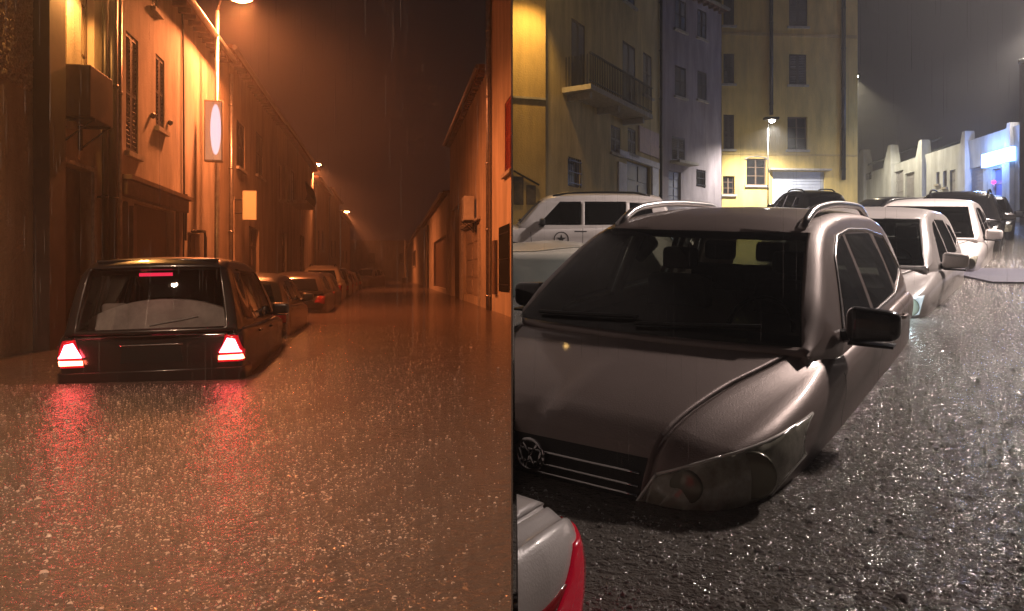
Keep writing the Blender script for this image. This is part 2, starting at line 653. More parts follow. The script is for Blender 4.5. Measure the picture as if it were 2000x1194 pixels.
def right_house(label, pxfar, pxnear, height, mt, ops, mats=None):
    h, l = street_house(label, WR, pxfar, pxnear, height, mt, ops, mats, depth=3.0, side=1, roofover=.25)
    return h, l, (lambda px: wall_u(pxfar, WR) - wall_u(px, WR)), (lambda px, py: wall_z(px, py, WR) + .3)


def clipped(h):
    clip_tree(h, -1)


hRA, l_, xr, zr = right_house('orange lit house at the right edge with a red shuttered window', 952, 1012, 13.0, MORANGE,
                              [(986, 1001, 192, 336, 'closed', {'shutter': RED}), (976, 996, 440, 572, 'barred')])
downpipe(hRA, xr(960), .2, 12.8, .085)
bm = bmesh.new()
box(bm, xr(967), xr(972), -.09, -.002, zr(970, 575), zr(970, 470))
mlink('meter_box', bm, WOOD, hRA)
clipped(hRA)
hRB, l_, xr, zr = right_house('plaster house with an arched gateway and a pale door under the air conditioner', 879, 951.5, 7.6, MORANGE,
                              [(905, 936, 442, 578, 'door', {'door': pmat('pale_door', (0.36, 0.30, 0.24), .5, var=.2)}), (882, 897, 405, 640, 'dark')])
bm = bmesh.new()
box(bm, xr(903), xr(904.6), -.07, -.002, .2, zr(904, 440))
box(bm, xr(936.5), xr(938.5), -.07, -.002, .2, zr(937, 440))
box(bm, xr(903), xr(938.5), -.1, -.002, zr(920, 439), zr(920, 434))
mlink('door_surround', bm, STONE, hRB)
clipped(hRB)
hRC, l_, xr, zr = right_house('far plain house on the right with a dark garage opening and two pipes', 826, 874, 5.4, MD,
                              [(847, 871, 466, 562, 'dark')])
downpipe(hRC, xr(831), .2, 5.2, .09)
downpipe(hRC, xr(838), .2, 5.2, .07, DARK)
clipped(hRC)
hRD, l_, xr, zr = right_house('farthest low house on the right, nearly lost in the dark', 795, 825.5, 5.6, MC, [(806, 812, 490, 520, 'closed')])
clipped(hRD)
# end of the street
eh, _ = house('dark house closing the far end of the orange street', street(-14, 150), street(16, 150), -.3, 8, 4, MC,
              [(4, 5.2, 3.5, 5.5, 'closed'), (10, 11.2, 3.5, 5.5, 'closed'), (16, 17.2, 3.5, 5.5, 'closed')])
clip_tree(eh, -1)


# ------------------------------------------------------------------ street lamps
def spot(root, p, col, power, size=150, blend=.6, rad=.12, rot=(0, 0, 0)):
    l = bpy.data.lights.new('lamp_light', 'SPOT')
    l.color = col
    l.energy = power
    l.spot_size = R(size)
    l.spot_blend = blend
    l.shadow_soft_size = rad
    o = bpy.data.objects.new('lamp_light', l)
    COL.objects.link(o)
    o.location = p
    o.rotation_euler = rot
    o.parent = root
    return o


def street_lamp(label, base, head, col, power, zbase, emis=40, size=155, group='street lamps', r=.075, lens_r=.13, tilt=0.0, blend=.6, rad=.14, pole_mat=None):
    """pole at base (x,y), lamp head at head (x,y,z)"""
    root = thing('street_lamp', label, 'street lamp', Matrix.Translation((base[0], base[1], zbase)), group)
    b = Vector((0, 0, 0))
    h = Vector(head) - Vector((base[0], base[1], zbase))
    bm = bmesh.new()
    tube(bm, [(0, 0, 0), (0, 0, 1.2), (0, 0, h.z - .35)], [r * 1.25, r, r * .7], 10)
    mlink('pole', bm, pole_mat or GALV, root, True)
    bm = bmesh.new()
    e = Vector((h.x, h.y, h.z + .10))
    tube(bm, [(0, 0, h.z - .4), (h.x * .15, h.y * .15, h.z + .0), (h.x * .5, h.y * .5, h.z + .12), e], r * .55, 8)
    mlink('arm', bm, GALV, root, True)
    d = Vector((h.x, h.y, 0))
    ang = math.atan2(d.y, d.x) if d.length > 1e-4 else 0
    bm = bevel_box(-.38, .30, -.16, .16, .0, .13, .05, 2)
    bmesh.ops.transform(bm, matrix=Matrix.Translation(h + Vector((0, 0, .03))) @ Matrix.Rotation(ang, 4, 'Z') @ Matrix.Rotation(-tilt, 4, 'Y'), verts=bm.verts)
    mlink('lamp_head', bm, DARK, root)
    bm = bmesh.new()
    lathe(bm, [(.02, -.10), (lens_r * .6, -.08), (lens_r, -.02), (lens_r, .02)], 14, Matrix.Translation(h))
    m = emat('lamp_glow_%d' % len(MATS), col, emis, (1, 1, 1))
    mlink('lamp_lens', bm, m, root, True)
    spot(root, h + Vector((0, 0, -.16)), col, power, size, blend, rad)
    return root


def lamp_px(label, pxp, px, py, d, col, power, **kw):
    hd = at(px, py, d)
    bs = at(pxp, 535, d)
    return street_lamp(label, (bs.x, bs.y), hd, col, power, -.3, **kw)


hd = at(470, -4, 20.0)
bs = at(424, 535, 20.0)
street_lamp('nearest orange street lamp, on the tall pole with the lit sign', (bs.x, bs.y), hd, SODIUM, 7000, -.3, emis=120, lens_r=.30, size=165, rad=.30)
lamp_px('second orange street lamp, above the balcony house', 598, 618, 322, 50, SODIUM, 7500, emis=200, lens_r=.30)
lamp_px('third and farthest orange street lamp, low and small in the rain', 664, 676, 414, 88, SODIUM, 9000, emis=250, lens_r=.40)
# wall lamp just over the frame on the nearest house
pw = street(WL + .42, wall_u(122, WL), 5.85)
pb = street(WL + .02, wall_u(122, WL), 5.85)
rt = thing('wall_lamp', 'orange wall lamp high on the nearest left house, over its bright windows', 'wall lamp', Matrix.Translation(pb))
bm = bmesh.new()
v = pw - pb
tube(bm, [(0, 0, 0), (v.x * .6, v.y * .6, .12), (v.x, v.y, .08)], .025, 8)
mlink('arm', bm, DARK, rt)
bm = bmesh.new()
lathe(bm, [(.05, .1), (.16, .02), (.17, 0), (.05, -.01)], 14, Matrix.Translation(v))
mlink('lamp_shade', bm, DARK, rt)
bm = bmesh.new()
lathe(bm, [(.02, -.12), (.07, -.08), (.08, -.015)], 12, Matrix.Translation(v))
mlink('bulb', bm, emat('wall_lamp_glow', SODIUM, 60, (1, 1, 1)), rt)
spot(rt, v + Vector((0, 0, -.16)), (1.0, .42, .10), 450, 170, .3)


# ------------------------------------------------------------------ signs and boxes on the orange street
def simple_box(name, label, cat, c, yaw, w, dp, h, mat, bev=.02, group=None):
    M = Matrix.Translation(c) @ Matrix.Rotation(yaw, 4, 'Z')
    root = thing(name, label, cat, M, group)
    return root


c = at(417, 317, 19.6)
sg = simple_box('sign_box', 'tall lit sign box with a white oval hung on the lamp pole', 'sign', c, TH + R(4), 0, 0, 0, None)
hgt = at(417, 197, 19.6).z - c.z
bm = bevel_box(-.22, .24, -.10, .10, 0, hgt, .02)
mlink('casing', bm, pmat('sign_casing', (0.5, 0.46, 0.42), .5), sg)
bm = bmesh.new()
box(bm, -.19, .21, -.112, -.102, .05, hgt - .05)
mlink('face', bm, emat('sign_face', (1.0, 0.50, 0.30), .28, (.8, .76, .72)), sg)
bm = bmesh.new()
bmesh.ops.create_circle(bm, cap_ends=True, segments=40, radius=1.0, matrix=Matrix.Translation((.07, -.116, hgt * .52)) @ Matrix.Diagonal((.13, 1, .66, 1)) @ Matrix.Rotation(R(90), 4, 'X'))
mlink('oval', bm, emat('sign_oval', (.95, .80, .95), .85, (.8, .8, .8)), sg)
for zz in (.3, hgt - .3):
    bm = bmesh.new()
    tube(bm, [(.1, .08, zz), (.1, .3, zz)], .025, 6)
    mlink('bracket', bm, DARK, sg)
c = at(396, 312, 20.6)
sg = simple_box('sign_board', 'narrow unlit board fixed behind the lit sign box', 'sign', c, TH + R(28), 0, 0, 0, None)
hgt = at(396, 184, 20.6).z - c.z
bm = bevel_box(-.12, .10, -.06, .06, 0, hgt, .015)
mlink('panel', bm, pmat('board_cream', (0.5, 0.44, 0.37), .6, var=.1), sg)
for k in (.3, .8):
    bm = bmesh.new()
    box(bm, -.02, .02, .06, .8, hgt * k, hgt * k + .05)
    mlink('bracket', bm, DARK, sg)

c = at(488, 431, 24.5)
sg = simple_box('sign_box', 'small yellowish sign box jutting from the dark brown house', 'sign', c, TH + R(2), 0, 0, 0, None)
hgt = at(488, 373, 24.5).z - c.z
bm = bevel_box(-.23, .23, -.09, .09, 0, hgt, .02)
mlink('casing', bm, pmat('sign_casing_2', (0.30, 0.24, 0.16), .5), sg)
bm = bmesh.new()
box(bm, -.205, .205, -.1, -.092, .025, hgt - .025)
mlink('face', bm, emat('sign_face_2', (1.0, 0.42, 0.11), .26, (.6, .5, .3)), sg)
for k in (.7, .25):
    bm = bmesh.new()
    tube(bm, [(-.2, 0, hgt * k), (-1.3, 0, hgt * k)], .03, 6)
    mlink('bracket', bm, DARK, sg)


def aircon(label, M, w=.9, h=.7, d=.34, mat=None):
    root = thing('air_conditioner', label, 'air conditioner', M, 'air conditioners')
    mat = mat or pmat('aircon_paint', (.5, .48, .44), .5, var=.2, scale=4)
    bm = bevel_box(-w / 2, w / 2, -d - .08, -.08, 0, h, .02)
    mlink('casing', bm, mat, root)
    bm = bmesh.new()
    for i in range(9):
        r = .28 * h / .7 * (i + 1) / 9
        n = 24
        for k in range(n):
            a0, a1 = 2 * math.pi * k / n, 2 * math.pi * (k + 1) / n
            bm.faces.new([bm.verts.new((-.1 * w + rr * math.cos(a), -d - .092, h / 2 + rr * math.sin(a))) for rr, a in ((r, a0), (r, a1), (r - .012, a1), (r - .012, a0))])
    mlink('fan_grille', bm, DARK, root)
    for s in (-1, 1):
        bm = bmesh.new()
        box(bm, s * w * .35 - .02, s * w * .35 + .02, -d - .1, -.002, -.05, -.003)
        box(bm, s * w * .35 - .02, s * w * .35 + .02, -.06, -.002, -.4, -.052)
        tube(bm, [(s * w * .35, -d - .05, -.04), (s * w * .35, -.03, -.38)], .015, 6)
        mlink('bracket', bm, DARK, root)
    return root


def on_wall(w, px, py, side=-1):
    u = wall_u(px, w)
    p = street(w, u, wall_z(px, py, w))
    # local x along wall, y into the wall
    ex = street(0, 1) if side < 0 else street(0, -1)
    ey = Vector((0, 0, 1)).cross(ex)
    M = Matrix((ex, ey, Vector((0, 0, 1)))).transposed().to_4x4()
    M.translation = p
    return M


aircon('big dark air conditioner hanging over the gateway of the nearest house', on_wall(WL, 136, 238), .95, .8, .40, pmat('shaded_aircon', (.09, .06, .05), .6, var=.3, scale=4))  # dark casing colour stands for the shade it hangs in
aircon('small pale air conditioner over the door on the right side of the orange street', on_wall(WR, 928, 432, 1), .95, .85, .36)

# thin pole far on the right
pl = at(791, 553, 88)
rt = thing('utility_pole', 'thin bare pole standing far off on the right of the orange street', 'pole', Matrix.Translation((pl.x, pl.y, -.3)))
bm = bmesh.new()
tube(bm, [(0, 0, 0), (0, 0, 5.4)], [.14, .09], 8)
mlink('post', bm, GALV, rt)
bm = bmesh.new()
lathe(bm, [(.35, 0), (.35, .9), (.2, 1.0)], 10)
mlink('base_drum', bm, DARK, rt)

exec_after = []


# ------------------------------------------------------------------ cars
from mathutils.bvhtree import BVHTree


def mono(xs, ys, q):
    xs, ys, q = np.array(xs, float), np.array(ys, float), np.array(q, float)
    h = np.diff(xs)
    d = np.diff(ys) / h
    m = np.zeros(len(xs))
    m[0], m[-1] = d[0], d[-1]
    for i in range(1, len(xs) - 1):
        if d[i - 1] * d[i] > 0:
            w1, w2 = 2 * h[i] + h[i - 1], h[i] + 2 * h[i - 1]
            m[i] = (w1 + w2) / (w1 / d[i - 1] + w2 / d[i])
    k = np.clip(np.searchsorted(xs, q) - 1, 0, len(xs) - 2)
    t = (q - xs[k]) / h[k]
    return ((2 * t**3 - 3 * t**2 + 1) * ys[k] + (t**3 - 2 * t**2 + t) * h[k] * m[k] + (-2 * t**3 + 3 * t**2) * ys[k + 1] + (t**3 - t**2) * h[k] * m[k + 1])


def crom(pts, n):
    out = []
    P = [pts[0]] + list(pts) + [pts[-1]]
    for i in range(1, len(P) - 2):
        p0, p1, p2, p3 = [np.array(P[i + j - 1], float) for j in range(4)]
        for k in range(n):
            t = k / n
            out.append(.5 * ((2 * p1) + (p2 - p0) * t + (2 * p0 - 5 * p1 + 4 * p2 - p3) * t * t + (3 * p1 - p0 - 3 * p2 + p3) * t**3))
    out.append(np.array(pts[-1], float))
    return out


def loft(rings, capa=True, capb=True):
    bm = bmesh.new()
    R_ = [[bm.verts.new(p) for p in r] for r in rings]
    n = len(R_[0])
    for a, b in zip(R_, R_[1:]):
        for k in range(n - 1):
            try:
                bm.faces.new((a[k], a[k + 1], b[k + 1], b[k]))
            except ValueError:
                pass
    for cap, r in ((capa, R_[0]), (capb, R_[-1])):
        if cap:                       # close the end with strips between mirrored points
            for k in range(n // 2 - 1 + n % 2):
                a, b, c, d = r[k], r[k + 1], r[n - 2 - k], r[n - 1 - k]
                vs = []
                for v in (a, b, c, d):
                    if v not in vs:
                        vs.append(v)
                if len(vs) > 2:
                    try:
                        bm.faces.new(vs)
                    except ValueError:
                        pass
    bmesh.ops.remove_doubles(bm, verts=bm.verts, dist=1e-4)
    bmesh.ops.recalc_face_normals(bm, faces=bm.faces)
    top = max(bm.faces, key=lambda f: f.calc_center_median().z)
    if top.normal.z < 0:
        bmesh.ops.reverse_faces(bm, faces=bm.faces)
    return bm


def body_bm(st, seam, nst=56, groove=.012):
    st = np.array(st)
    ys = np.unique(np.concatenate([st[:, 0], np.linspace(st[0, 0], st[-1, 0], nst)]))
    hw, zb, zs, zt = [mono(st[:, 0], st[:, i], ys) for i in (1, 2, 3, 4)]
    sm = np.interp(ys, [s[0] for s in seam], [s[1] for s in seam])
    rings = []
    for y, w, b, s, t, e in zip(ys, hw, zb, zs, zt, sm):
        e = min(e, w * .86)
        half = [(0, t), (e * .5, t - .006), (e - .03, t - .016), (e - .010, t - .022), (e, t - .022 - groove), (e + .012, t - .026),
                (e + (w - e) * .5, t - .03 - (t - s) * .30), (w * .955, s + (t - s) * .25), (w, s - .045), (w * 1.004, s - .15), (w * .985, s - .27), (w * .985, b + .16), (w * .95, b)]
        half = crom(half, 3)
        ring = [(-x, y, z) for x, z in half[::-1]] + [(x, y, z) for x, z in half[1:]]
        rings.append(ring)
    bm = loft(rings)
    bmesh.ops.bisect_plane(bm, geom=list(bm.verts) + list(bm.edges) + list(bm.faces), plane_co=(0, 0, 0), plane_no=(1, 0, 0))
    return bm


def cabin_bm(st, nst=48, bow=.10):
    """stations: y, belt z, half width at belt, roof z, half width at the roof line (for a full height section)"""
    st = np.array(st)
    ys = np.unique(np.concatenate([st[:, 0], np.linspace(st[0, 0], st[-1, 0], nst)]))
    zb, wb, zr, wt = [mono(st[:, 0], st[:, i], ys) for i in (1, 2, 3, 4)]
    zmax = zr.max()
    L0, L1 = ys[0], ys[-1]
    rings = []
    for y, b, w, h, t in zip(ys, zb, wb, zr, wt):
        h = max(h, b + .004)
        wid = lambda z: w - (w - t) * ((z - b) / (zmax - b)) ** 1.15 if z > b else w
        r = min(.075, (h - b) * .45)
        cr = .035 * min(1, (h - b) / .3)
        wh = wid(h - r)
        half = [(0, h + cr), (wh * .35, h + cr * .88), (wh * .65, h + cr * .55), (wh * .84, h + cr * .1), (wh * .955, h - r * .35), (wh, h - r)]
        for k in range(1, 7):
            z = (h - r) + (b - .06 - (h - r)) * k / 6
            half.append((wid(z), z))
        half = crom(half, 3)
        ring = []
        full = (h - b) / (zmax - b)
        for x, z in [(-x, z) for x, z in half[::-1]] + list(half[1:]):
            # the screens bow out in plan
            f = 1 - min(1, abs(x) / max(w, .01)) ** 2
            e0 = max(0, 1 - (y - L0) / (L1 - L0) * 2.2)
            e1 = max(0, 1 - (L1 - y) / (L1 - L0) * 2.2)
            ring.append((x, y - bow * f * e0 + bow * f * e1, z))
        rings.append(ring)
    return loft(rings, False, False)


def inset_planes(poly, axis):
    """for a convex polygon in the plane seen along axis: (point, outward normal) of each edge"""
    n = len(poly)
    cx = sum(p[0] for p in poly) / n
    cy = sum(p[1] for p in poly) / n
    res = []
    for i in range(n):
        a, b = poly[i], poly[(i + 1) % n]
        nx, ny = b[1] - a[1], -(b[0] - a[0])
        if (cx - a[0]) * nx + (cy - a[1]) * ny > 0:
            nx, ny = -nx, -ny
        if axis == 'x':
            res.append((Vector((0, a[0], a[1])), Vector((0, nx, ny)).normalized()))
        elif axis == 'y':
            res.append((Vector((a[0], 0, a[1])), Vector((nx, 0, ny)).normalized()))
        else:
            res.append((Vector((a[0], a[1], 0)), Vector((nx, ny, 0)).normalized()))
    return res


def patch(src, poly, axis, keep, off=.004, skirt=.012):
    """a piece of a car's skin inside a convex outline, set proud of it"""
    bm = src.copy()
    bmesh.ops.delete(bm, geom=[f for f in bm.faces if not keep(f.calc_center_median(), f.normal)], context='FACES')
    for co, no in inset_planes(poly, axis):
        if not bm.faces:
            break
        bmesh.ops.bisect_plane(bm, geom=list(bm.verts) + list(bm.edges) + list(bm.faces), plane_co=co, plane_no=no, clear_outer=True)
    bm.normal_update()
    nrm = {v: v.normal.copy() for v in bm.verts}
    for v, n in nrm.items():
        v.co += n * off
    be = [e for e in bm.edges if e.is_boundary]
    if skirt and be:
        ex = bmesh.ops.extrude_edge_only(bm, edges=be)
        for v in [g for g in ex['geom'] if isinstance(g, bmesh.types.BMVert)]:
            near = min((u for e in v.link_edges for u in e.verts if u in nrm), key=lambda u: (u.co - v.co).length, default=None)
            if near is not None:
                v.co -= nrm[near] * skirt
    return bm


def cut_hole(bm, poly, axis, keep):
    for co, no in inset_planes(poly, axis):
        fs = [f for f in bm.faces if keep(f.calc_center_median(), f.normal)]
        geo = set(fs)
        for f in fs:
            geo.update(f.edges)
            geo.update(f.verts)
        bmesh.ops.bisect_plane(bm, geom=list(geo), plane_co=co, plane_no=no)
    pl = inset_planes(poly, axis)
    dele = [f for f in bm.faces if keep(f.calc_center_median(), f.normal) and all((f.calc_center_median() - co).dot(no) < 1e-5 for co, no in pl)]
    bmesh.ops.delete(bm, geom=dele, context='FACES')


def strip_poly(a, b, w):
    a, b = Vector(a), Vector(b)
    d = (b - a).normalized()
    n = Vector((-d.y, d.x)) * w / 2
    return [a + n, b + n, b - n, a - n]


def ray_on(bvh, axis, p, side=1):
    if axis == 'x':
        h = bvh.ray_cast(Vector((3 * side, p[0], p[1])), Vector((-side, 0, 0)))
    elif axis == 'y':
        h = bvh.ray_cast(Vector((p[0], -3 if side < 0 else 9, p[1])), Vector((0, 1 if side < 0 else -1, 0)))
    else:
        h = bvh.ray_cast(Vector((p[0], p[1], 4)), Vector((0, 0, -1)))
    return h[0]


def trim_line(bvh, axis, pts, r, side=1, closed=False, n=6, sub=6, lift=0.0):
    res = []
    P = list(pts) + ([pts[0]] if closed else [])
    for a, b in zip(P, P[1:]):
        for k in range(sub):
            t = k / sub
            q = ray_on(bvh, axis, (a[0] + (b[0] - a[0]) * t, a[1] + (b[1] - a[1]) * t), side)
            if q is not None:
                res.append(q)
    if not closed:
        q = ray_on(bvh, axis, P[-1], side)
        if q is not None:
            res.append(q)
    bm = bmesh.new()
    if len(res) > 1:
        if lift:
            for q in res:
                q.z += lift
        tube(bm, res, r, n)
    return bm


LEFT = lambda c, n: n.x > .45
RIGHT = lambda c, n: n.x < -.45
GL_DARK = glass('car_glass', (0.30, 0.33, 0.32))
GL_TINT = glass('tinted_glass', (0.10, 0.10, 0.11))
SEAT = pmat('seat_cloth', (0.05, 0.05, 0.055), .9, var=.2, scale=20)
TAIL_OFF = pmat('red_lens', (0.30, 0.008, 0.012), .12, coat=.6, bump=.001, bscale=90)
LENS = pmat('clear_lens', (0.38, 0.37, 0.30), .14, coat=1.0, var=.35, scale=16)


def paint(name, col, metal=.3, rough=.32, coat=.6):
    return pmat(name, col, rough, metal, var=.10, scale=2.5, bump=.0007, bscale=160, coat=coat)


SUV_BODY = [(0.00, .56, .26, .62, .66), (.02, .63, .22, .69, .755), (.07, .71, .20, .76, .85), (.18, .795, .2, .82, .915), (.42, .872, .2, .87, .975), (.8, .902, .2, .915, 1.03),
            (1.15, .908, .2, .95, 1.07), (1.5, .91, .2, .97, 1.02), (2.5, .91, .2, 1.0, 1.02), (3.5, .905, .2, 1.03, 1.04), (4.0, .89, .24, 1.02, 1.04), (4.25, .85, .30, .98, 1.02), (4.37, .80, .36, .9, .98), (4.43, .72, .40, .80, .90)]
SUV_CAB = [(1.02, 1.045, .80, 1.05, .64), (1.4, 1.0, .865, 1.315, .63), (1.85, .99, .872, 1.555, .62), (2.1, .99, .873, 1.615, .615), (2.7, 1.0, .873, 1.648, .61), (3.4, 1.02, .868, 1.628, .60), (3.85, 1.03, .855, 1.58, .59), (4.05, 1.03, .84, 1.50, .58), (4.36, .99, .79, 1.0, .57)]
SUV_SEAM = [(0, .50), (.2, .53), (.6, .61), (1.15, .76), (1.4, .80), (5, .80)]
HATCH_BODY = [(0.00, .58, .30, .56, .60), (.02, .66, .26, .62, .68), (.07, .73, .24, .69, .775), (.18, .80, .22, .76, .84), (.40, .845, .2, .81, .90), (.8, .855, .2, .85, .95),
              (1.1, .858, .2, .88, .985), (1.5, .86, .2, .90, .95), (2.4, .86, .2, .93, .95), (3.2, .855, .2, .95, .97), (3.7, .84, .24, .94, .97), (3.9, .80, .30, .90, .94), (4.0, .75, .36, .83, .90), (4.05, .68, .40, .74, .82)]
HATCH_CAB = [(.95, .965, .75, .97, .60), (1.3, .93, .815, 1.20, .595), (1.7, .92, .82, 1.41, .59), (1.95, .92, .822, 1.475, .585), (2.5, .93, .822, 1.51, .58), (3.1, .95, .818, 1.49, .57), (3.5, .96, .805, 1.445, .565), (3.7, .95, .79, 1.37, .56), (3.98, .92, .74, .93, .55)]
HATCH_SEAM = [(0, .38), (.2, .44), (.6, .54), (1.1, .70), (1.4, .74), (5, .74)]


def scale_st(st, sy=1, sx=1, sz=1, cols_x=(1,), cols_z=(2, 3, 4)):
    out = []
    for r in st:
        r = list(r)
        r[0] *= sy
        for i in cols_x:
            r[i] *= sx
        for i in cols_z:
            r[i] *= sz
        out.append(tuple(r))
    return out


def car(label, M, body, cab, seam, pm, group='parked cars', wind=None, sides=None, rear=None, hollow=True, glassm=None,
        rails=None, trim=None, lamps=True, tail=None, tail_mat=None, mirrors=True, wheels=False, interior=False, seams=(), handles=(), res=48,
        grille=True, mirror_mat=None, plate=True, name='parked_car', groove=.012, seatm=None, shelf=None, mirror_at=None):
    root = thing(name, label, 'car', M, group)
    bb = body_bm(body, seam, res, groove)
    cb = cabin_bm(cab, res)
    bvb, bvc = BVHTree.FromBMesh(bb), BVHTree.FromBMesh(cb)
    L = body[-1][0]
    gm = glassm or GL_DARK
    front = lambda c, n: n.y < -.12 and n.z < .97 and c.y < L * .5
    back = lambda c, n: n.y > .12 and c.y > L * .5
    wins = []
    if wind:
        wins.append(('windscreen', wind, 'y', front))
    for s in sides or ():
        wins.append(('side_window', s, 'x', LEFT))
        wins.append(('side_window', s, 'x', RIGHT))
    if rear:
        wins.append(('rear_window', rear, 'y', back))
    glassy = []
    for nm, poly, ax, kp in wins:
        glassy.append((nm, patch(cb, poly, ax, kp, .002 if hollow else .004, 0 if hollow else .01)))
    cabin = cb.copy()
    if hollow:
        for nm, poly, ax, kp in wins:
            cut_hole(cabin, poly, ax, kp)
        # inner lining so that the pillars have thickness
    bo = mlink('body', bb.copy(), pm, root, True)
    ca = mlink('cabin', cabin, pm, root, True)
    md = ca.modifiers.new('thickness', 'SOLIDIFY')
    md.thickness = .045
    md.offset = -1
    for nm, g in glassy:
        o = mlink(nm, g, gm if hollow else PANE, root, True)
        if nm == 'windscreen' and hollow:
            wb = bmesh.new()
            for s in (-1, 1):
                x0 = -.02 if s > 0 else -.62
                pts = [(x0 + .6 * k / 6, wind[0][1] + .035 + .03 * k / 6) for k in range(7)]
                q = [ray_on(bvc, 'y', p, -1) for p in pts]
                q = [v + Vector((0, -.02, .01)) for v in q if v]
                if len(q) > 1:
                    tube(wb, q, .011, 6)
            mlink('wiper', wb, PLASTIC, o)
    if trim:
        for s in (1, -1):
            b = bmesh.new()
            for pl in trim['lines']:
                t = trim_line(bvc, 'x', pl, trim.get('r', .011), s)
                me = bpy.data.meshes.new('t')
                t.to_mesh(me)
                t.free()
                b.from_mesh(me)
                bpy.data.meshes.remove(me)
            mlink('window_trim', b, trim['mat'], root, True)
    if seams:
        for s, kp in ((1, LEFT), (-1, RIGHT)):
            b = bmesh.new()
            for a, c in seams:
                t = patch(bb, strip_poly(a, c, .009), 'x', kp, .0015, 0)
                me = bpy.data.meshes.new('t')
                t.to_mesh(me)
                t.free()
                b.from_mesh(me)
                bpy.data.meshes.remove(me)
            mlink('door_gap', b, RUBBER, root)
    for (hy, hz) in handles:
        for s in (1, -1):
            q = ray_on(bvb, 'x', (hy, hz), s)
            if q:
                b = bmesh.new()
                tube(b, [q + Vector((0, -.09, 0)), q + Vector((s * .028, -.06, .004)), q + Vector((s * .028, .06, .004)), q + Vector((0, .09, 0))], .012, 6)
                mlink('door_handle', b, pm, root, True)
    if lamps:
        pol = lamps if isinstance(lamps, list) else [(.46, .64), (.86, .70), (.88, .87), (.74, .85), (.50, .73)]
        for s in (1, -1):
            pp = [(x * s, z) for x, z in pol]
            hl = mlink('headlight', patch(bb, pp, 'y', (lambda c, n, s=s: c.y < .75 and c.x * s > 0 and n.z < .995), .006, .02), LENS, root, True)
            cx = sum(p[0] for p in pp) / len(pp)
            cz = sum(p[1] for p in pp) / len(pp)
            if res > 60:
                b = bmesh.new()
                for pa, pb2 in zip(pp, pp[1:] + pp[:1]):
                    t = trim_line(bvb, 'y', [pa, pb2], .007, -1, sub=8)
                    me = bpy.data.meshes.new('t')
                    t.to_mesh(me)
                    t.free()
                    b.from_mesh(me)
                    bpy.data.meshes.remove(me)
                for v in b.verts:
                    v.co.y -= .005
                mlink('lens_rim', b, pmat('lens_rim', (.75, .73, .68), .15, .2), hl, True)
            for dx, rr in ((-.09, .058), (.09, .085)):
                h = bvb.ray_cast(Vector((cx + dx * s, -3, cz + dx * .15)), Vector((0, 1, 0)))
                if h[0] is None:
                    continue
                nn = (h[1] + Vector((0, -1.6, 0))).normalized()
                b = bmesh.new()
                lathe(b, [(rr, -.05), (rr, .001), (rr * .9, .003), (rr * .5, .006), (rr * .1, .007)], 20, Matrix.Translation(h[0] + nn * .004) @ nn.to_track_quat('Z', 'Y').to_matrix().to_4x4())
                mlink('reflector', b, pmat('bulb_glass', (.20, .195, .15), .2, .3), hl, True)
    if grille:
        g = grille if isinstance(grille, dict) else dict(w=.42, z0=.52, z1=.64, slats=(.55, .60))
        mlink('grille', patch(bb, [(-g['w'], g['z0']), (g['w'], g['z0']), (g['w'] * 1.04, g['z1']), (-g['w'] * 1.04, g['z1'])], 'y', lambda c, n: c.y < .3 and n.z < .9, .003, .01), PLASTIC, root)
        for zz in g['slats']:
            pts = [(g['w'] * (k / 8 - 1), zz) for k in range(17)]
            q = [ray_on(bvb, 'y', p, -1) for p in pts]
            q = [v + Vector((0, -.008, 0)) for v in q if v]
            b = bmesh.new()
            if len(q) > 2:
                tube(b, q, g.get('r', .008), 6)
                mlink('grille_bar', b, CHROME, root, True)
    if tail:
        for s in (1, -1):
            pp = [(x * s, z) for x, z in tail]
            mlink('tail_light', patch(bb, pp, 'y', (lambda c, n, s=s: c.y > L * .8 and c.x * s > 0), .006, .02), tail_mat or TAIL_OFF, root, True)
    if mirrors:
        my, mz = mirror_at or (cab[0][0] + .48, cab[0][1] + .085)
        mw = body[5][1]
        for s in (1, -1):
            b = bevel_box(-.118, .118, -.06, .06, -.092, .088, .058, 5)
            for v in b.verts:                 # taper to the tip, sweep back
                t = (v.co.x * s + .125) / .25
                v.co.z *= 1 - .22 * t
                v.co.y = v.co.y * (1 - .15 * t) + .03 * t
            bmesh.ops.transform(b, matrix=Matrix.Translation((s * (mw + .085), my, mz)), verts=b.verts)
            mo = mlink('door_mirror', b, mirror_mat or pm, root, True)
            b = bmesh.new()
            tube(b, [(s * (mw - .06), my + .02, mz - .07), (s * (mw + .04), my, mz - .05)], [.035, .028], 8)
            box(b, s * (mw + .085) - .10, s * (mw + .085) + .10, my - .052, my + .052, mz - .099, mz - .087)
            mlink('mirror_base', b, PLASTIC, mo)
    if rails:
        for s in (1, -1):
            y0, y1, rx, hgt, rm = rails
            pts = []
            n = 18
            for k in range(n + 1):
                y = y0 + (y1 - y0) * k / n
                q = ray_on(bvc, 'z', (rx * s, y))
                e = min(k, n - k) / n
                pts.append(Vector((rx * s, y, (q.z if q else 1.6) + hgt * min(1, e * 7))))
            b = bmesh.new()
            tube(b, pts, .023, 8)
            mlink('roof_rail', b, rm, root, True)
